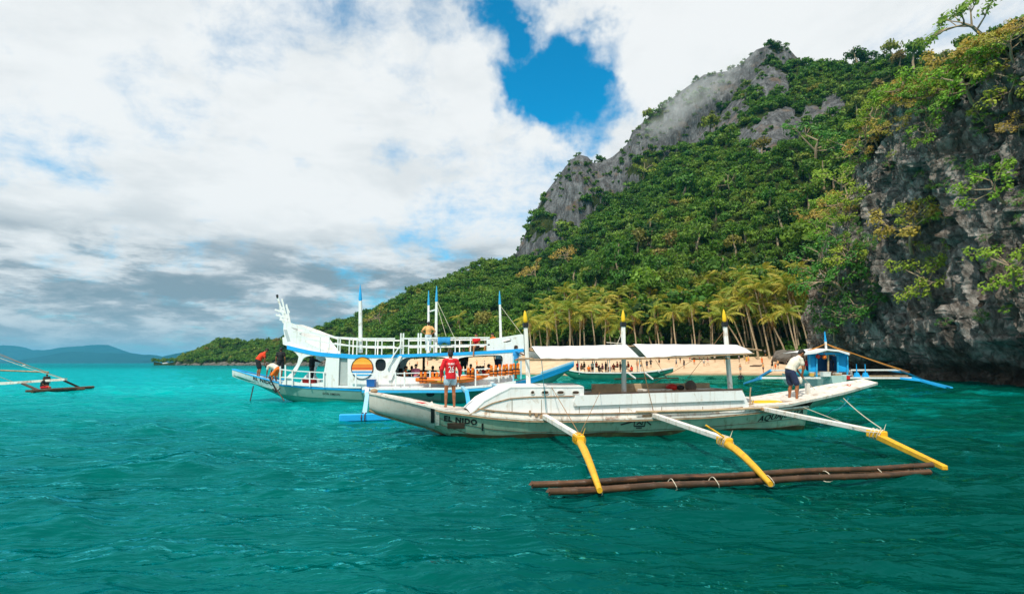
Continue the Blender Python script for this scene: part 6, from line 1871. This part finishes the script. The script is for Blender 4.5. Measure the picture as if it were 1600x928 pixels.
def ctub(name, px, py, c, r, h, mat, lab, cat, sq=True):
    o = empty(name, cth(px, py, c), 0, lab, cat); m_ = MB()
    (m_.box((0, 0, h / 2), (2 * r, 1.6 * r, h), 0, 1.08) if sq else m_.tube([(0, 0, 0), (0, 0, h)], [r * .85, r], 10)); m_.build("body", mat, o, bevel=.02)
    m_ = MB(); m_.box((0, 0, h + .02), (2.2 * r, 1.8 * r, .05)); m_.build("lid", white_clean, o)
ctub("cooler", 1290, 588.5, -.9, .30, .36, white_clean, "white cooler box on the blue boat's bow", "cooler")
ctub("box", 1308.5, 588.5, -.8, .24, .26, wood_tan, "tan box right of the white cooler on the blue boat", "box")
ctub("cooler", 1320, 593, -.9, .30, .34, red_pl, "red cooler with a white lid on the blue boat", "cooler")
ctub("jerrycan", 1268, 588, -.6, .16, .30, pmat("yellow_plastic", (.7, .42, .1), .4, .1), "yellowish container at the blue boat's left side", "container")
for px, py, mt_, lab in ((1278, 557, red_pl, "red buoy hanging under the blue boat's canopy"), (1288, 558, orange_pl, "orange buoy hanging under the blue boat's canopy")):
    c_ = cth(px, py, -.1); m_ = MB(); m_.ball((0, 0, 0), .18, 12, 8); m_.tube([(0, 0, .16), (0, 0, .36)], .02, 5); o = m_.build("buoy", mt_, None, True); o.location = c_; tag(o, lab, "buoy")
m_ = MB(); m_.ball((0, 0, .3), (.55, .45, .36), 14, 9); o = m_.build("tarp_bundle", pmat("turquoise_tarp", (.01, .26, .36), .25, .3, 3, None, bump=.8, bscale=4), None, True); o.location = cth(1254, 589, -.3); tag(o, "shiny turquoise tarp bundle left of the blue boat's cabin", "bundle")
for px, py, c, cn, ps, lab in ((1262, 588, .6, 'red', 'reach', "person in red beside the blue boat's left panel"), (1300, 587, .9, 'navy', 'stand', "dark figure standing inside the blue boat's cabin"), (1330, 589, .3, 'grey', 'sit', "person in grey sitting right of the blue boat's cabin"), (1256, 584, 1.4, 'black', 'stand', "person in black behind the bending man, on the blue boat")):
    person(cth(px, py, c), gt.uniform(-2, 2), ps, 0, cn, 'navy', lab, None, .3, .5, .026, .92)

# ================================================================== boat cut off by the left edge, far boats
YL = 43.0
lb = empty("anchored_boat", (at(-95, 590, YL).x, YL, 0), 0, "white outrigger boat cut off by the left edge, showing its arms and float", "boat")
def LL(px, py, c=0.0): p_ = at(px, py, YL + c); return Vector((p_.x - lb.location.x, p_.y - YL, p_.z))
tl2 = []
for k in range(14):
    u = k / 13 * 2 - 1; tl2.append((u * 1.0, u))
rows = []
for k in range(20):
    u = k / 19 * 2 - 1; b_ = .95 * (1 - abs(u) ** 2.2) + .05; zs = .95 + .6 * abs(u) ** 2.5; zk = -.35 + .9 * abs(u) ** 4
    rows.append([(-b_, u * 8 - 7, zs), (-b_ * .8, u * 8 - 7, .3), (0, u * 8 - 7, zk), (b_ * .8, u * 8 - 7, .3), (b_, u * 8 - 7, zs)])
MB().loft(rows).build("hull", white_paint, lb, True)
m_ = MB(); m_.loft([[(r[0][0], r[0][1], r[0][2] - .1), (r[4][0], r[4][1], r[4][2] - .1)] for r in rows]); m_.build("deck", white_worn, lb)
arm1 = (LL(-95, 598, -1.5), LL(103, 592.5, -1.5)); arm2 = (LL(-95, 600, -2.5), LL(25, 598, -2.6))
m_ = MB(); m_.bar(LL(-95, 602, 0) + Vector((0, -1, 0)), LL(20, 598.2, -1.2), .2, .2); m_.bar(LL(12, 598.5, -1.2), LL(103, 592.5, -1.2), .26, .17); m_.build("outrigger_arm", white_worn, lb)
m_ = MB(); fa = at_z(128, 607, .12); fa = Vector((fa.x - lb.location.x, fa.y - YL, .12)); m_.bar(LL(100, 594.5, -1.2), fa, .15, .12); m_.build("drop_beam", brown_dark, lb)
m_ = MB(); fb = at_z(62, 610.5, .12); fb = Vector((fb.x - lb.location.x, fb.y - YL, .12)); m_.bar(LL(35, 599, -1.2), fb, .15, .12); m_.build("drop_beam", brown_dark, lb)
m_ = MB(); f0 = at_z(50, 611.5, .1); f1 = at_z(146, 605.5, .16); m_.tube([Vector((f0.x - lb.location.x, f0.y - YL, .1)), Vector((f1.x - lb.location.x, f1.y - YL, .2))], [.14, .10], 8); m_.build("outrigger_float", bamboo_m, lb, True)
m_ = MB(); f0 = at_z(40, 612.5, .02); f1 = at_z(132, 608.5, .06); m_.tube([Vector((f0.x - lb.location.x, f0.y - YL, .05)), Vector((f1.x - lb.location.x, f1.y - YL, .1))], [.12, .10], 8); m_.build("outrigger_float", bamboo_m, lb, True)
m_ = MB(); m_.tube([LL(-95, 575, 1), LL(76, 581.5, 3)], .07, 6); m_.build("boom", rust_wood, lb)
m_ = MB(); m_.bar((0, 0, .8), LL(-95, 505, 0), .16, .16, (0, 1, 0)); m_.build("mast", white_clean, lb)
for a_, b_ in (((-95, 513), (76, 581.5)), ((-95, 520), (100, 592)), ((-95, 540), (25, 598)), ((-95, 508), (104, 593))):
    rig([LL(*a_, 0), LL(*b_, -.8)], rope_m if a_[1] == 520 else rope_brown, .016, "stay_rope", .2, lb)
c_ = at(66, 606, YL - 2.2); person((c_.x, c_.y, .22), -1.2, 'sit', 0, 'black', 'red', "person sitting on the cut-off boat's float under its arm", None, .3, .4, .026, .95)
c_ = at(73, 592, YL + 1.5); person((c_.x, c_.y, -.35), 0.4, 'stand', 0, 'black', 'black', "person's dark head and shoulders behind the cut-off boat's arm", None, .3, .4, .026, .95)
def far_boat(px, Yd, L_, hullm, cabm, lab):
    b = at(px, 567, Yd); o = empty("far_boat", (b.x, Yd, 0), 0, lab, "boat")
    rows = []
    for k in range(12):
        u = k / 11 * 2 - 1; b_ = L_ * .12 * (1 - abs(u) ** 2.5) + .05; rows.append([(u * L_ / 2, -b_, L_ * .10 + L_ * .06 * u * u), (u * L_ / 2, -b_ * .7, .1), (u * L_ / 2, 0, -.4 + .5 * u ** 4), (u * L_ / 2, b_ * .7, .1), (u * L_ / 2, b_, L_ * .10 + L_ * .06 * u * u)])
    MB().loft(rows).build("hull", hullm, o, True)
    m_ = MB(); m_.box((0, 0, L_ * .18), (L_ * .6, L_ * .16, L_ * .14)); m_.build("cabin", cabm, o)
    m_ = MB(); m_.box((0, 0, L_ * .265), (L_ * .68, L_ * .2, L_ * .02)); m_.build("roof", hullm, o)
    m_ = MB(); m_.bar((L_ * .05, 0, L_ * .27), (L_ * .05, 0, L_ * .42), .1, .1, (0, 1, 0)); m_.build("mast", white_clean, o)
far_boat(258.5, 640, 9.5, red_pl, white_clean, "tiny red and white boat near the wooded headland")
far_boat(38, 420, 2.6, white_clean, white_clean, "tiny white boat far off at the left under the islands")

# ================================================================== people on the beach and in the water
gb_ = np.random.default_rng(31)
BEACH = [(996, 577, 'peach', 'orange'), (1001, 578, 'peach', 'black'), (1011, 576, 'black', 'navy'), (1017, 574, 'black', 'black'), (1030, 571, None, 'black'), (1057, 573, 'grey', 'navy'), (1069, 575, 'black', 'navy'), (1085, 570, None, 'orange'), (1100, 572, 'white', 'grey'), (1106, 571, 'pink', 'white'),
         (1117, 566, 'white', 'navy'), (1132, 567, 'black', 'yellow'), (1157, 583, None, 'grey'), (1167, 569, 'yellow', 'yellow'), (1170, 568, 'peach', 'orange'), (1191, 571, 'orange', 'orange'), (1193, 582, 'peach', 'navy'), (1207, 577, 'black', 'black'), (1212, 579, None, 'orange'), (1216, 576, 'peach', 'navy'), (1221, 568, 'black', 'black'),
         (1196, 557, 'grey', 'black'), (1222, 559, 'white', 'black'), (1063, 567, 'peach', 'navy'), (1093, 564, None, 'red'), (1045, 566, 'white', 'black'), (1155, 566, 'grey', 'navy'), (1231, 575, 'black', 'navy'), (1078, 564, 'white', 'red'), (1138, 563, 'pink', 'black'),
         (640, 572, 'white', 'navy'), (652, 573, 'peach', 'black'), (668, 572, None, 'red'), (700, 574, 'white', 'black'), (730, 574, 'black', 'navy'), (745, 573, 'peach', 'orange'), (757, 574, 'white', 'grey')]
nm_ = {'peach': 'orange-tinted', None: 'no'}
for k, (px, py, sc_, so_) in enumerate(BEACH):
    d_ = ray(px, py).normalized(); h_ = beach_bvh.ray_cast(EYE, d_, 500)
    if h_[0] is None:
        p_ = at_z(px, py, .1)
        if p_.y > 130 or p_.y < 50: continue
        p_.z = -.25
    else: p_ = h_[0]
    if sc_ is None: lab = "shirtless beachgoer in %s shorts on the sand" % so_
    else: lab = "beachgoer with %s top and %s shorts on the sand" % (nm_.get(sc_, sc_), so_)
    person((p_.x, p_.y, max(p_.z, -.3)), gb_.uniform(0, 6.28), ('stand', 'walk', 'contrapposto', 'akimbo')[k % 4], int(gb_.integers(0, 3)), sc_, so_, lab, "beachgoers on the sand", .25, .35, .03, gb_.uniform(.95, 1.08))
p_ = at_z(1157.5, 592, 0); person((p_.x, p_.y, -.95), 2.6, 'akimbo', 0, 'black', 'pink', "swimmer in a black and white top standing waist-deep off the blue boat's arm", None, .9, .4, .026, 1.0)
d_ = beach_bvh.ray_cast(EYE, ray(1182, 573).normalized(), 500)[0]
if d_ is not None:
    m_ = MB(); m_.tube([(-1.3, 0, .15), (-.4, .1, .22), (.6, 0, .2), (1.4, -.1, .35)], [.10, .16, .15, .08], 8); o = m_.build("driftwood_log", brown_dark, None, True); o.location = d_; tag(o, "dark driftwood log lying on the sand", "log")

# cloud caught on the ridge
for px, py, Yd, rx, ry, rz_, dn, lab in ((1058, 172, 384, 46, 22, 17, .055, "wisp of mist clinging to the middle of the ridge"), (1125, 128, 380, 40, 20, 12, .03, "thin mist veil below the summit"), ):
    c_ = at(px, py, Yd); m_ = MB(); m_.ball((0, 0, 0), (rx, ry, rz_), 24, 14)
    mm = bpy.data.materials.new("mist_air"); mm.use_nodes = True; t = NT(mm.node_tree)
    co = t.n('ShaderNodeTexCoord').outputs['Object']
    rr_ = t.vm('LENGTH', t.vm('MULTIPLY', co, (1 / rx, 1 / ry, 1 / rz_)))
    nz_ = t.noise(co, .05, 4, .6)
    de = t.m('MULTIPLY', t.m('MULTIPLY', t.mr(rr_, 1.0, .1), t.mr(nz_.outputs[0], .38, .66)), dn)
    pv = t.n('ShaderNodeVolumePrincipled', i_Color=(.97, .98, .99, 1), i_Density=de, i_Anisotropy=0.0)
    out = t.n('ShaderNodeOutputMaterial'); t.t.links.new(pv.outputs[0], out.inputs['Volume'])
    o = m_.build("mist" if Yd > 200 else "smoke", mm); o.location = c_; o.rotation_euler = (0, R(-38) if Yd > 200 else 0, 0); tag(o, lab, None, None, 'stuff')
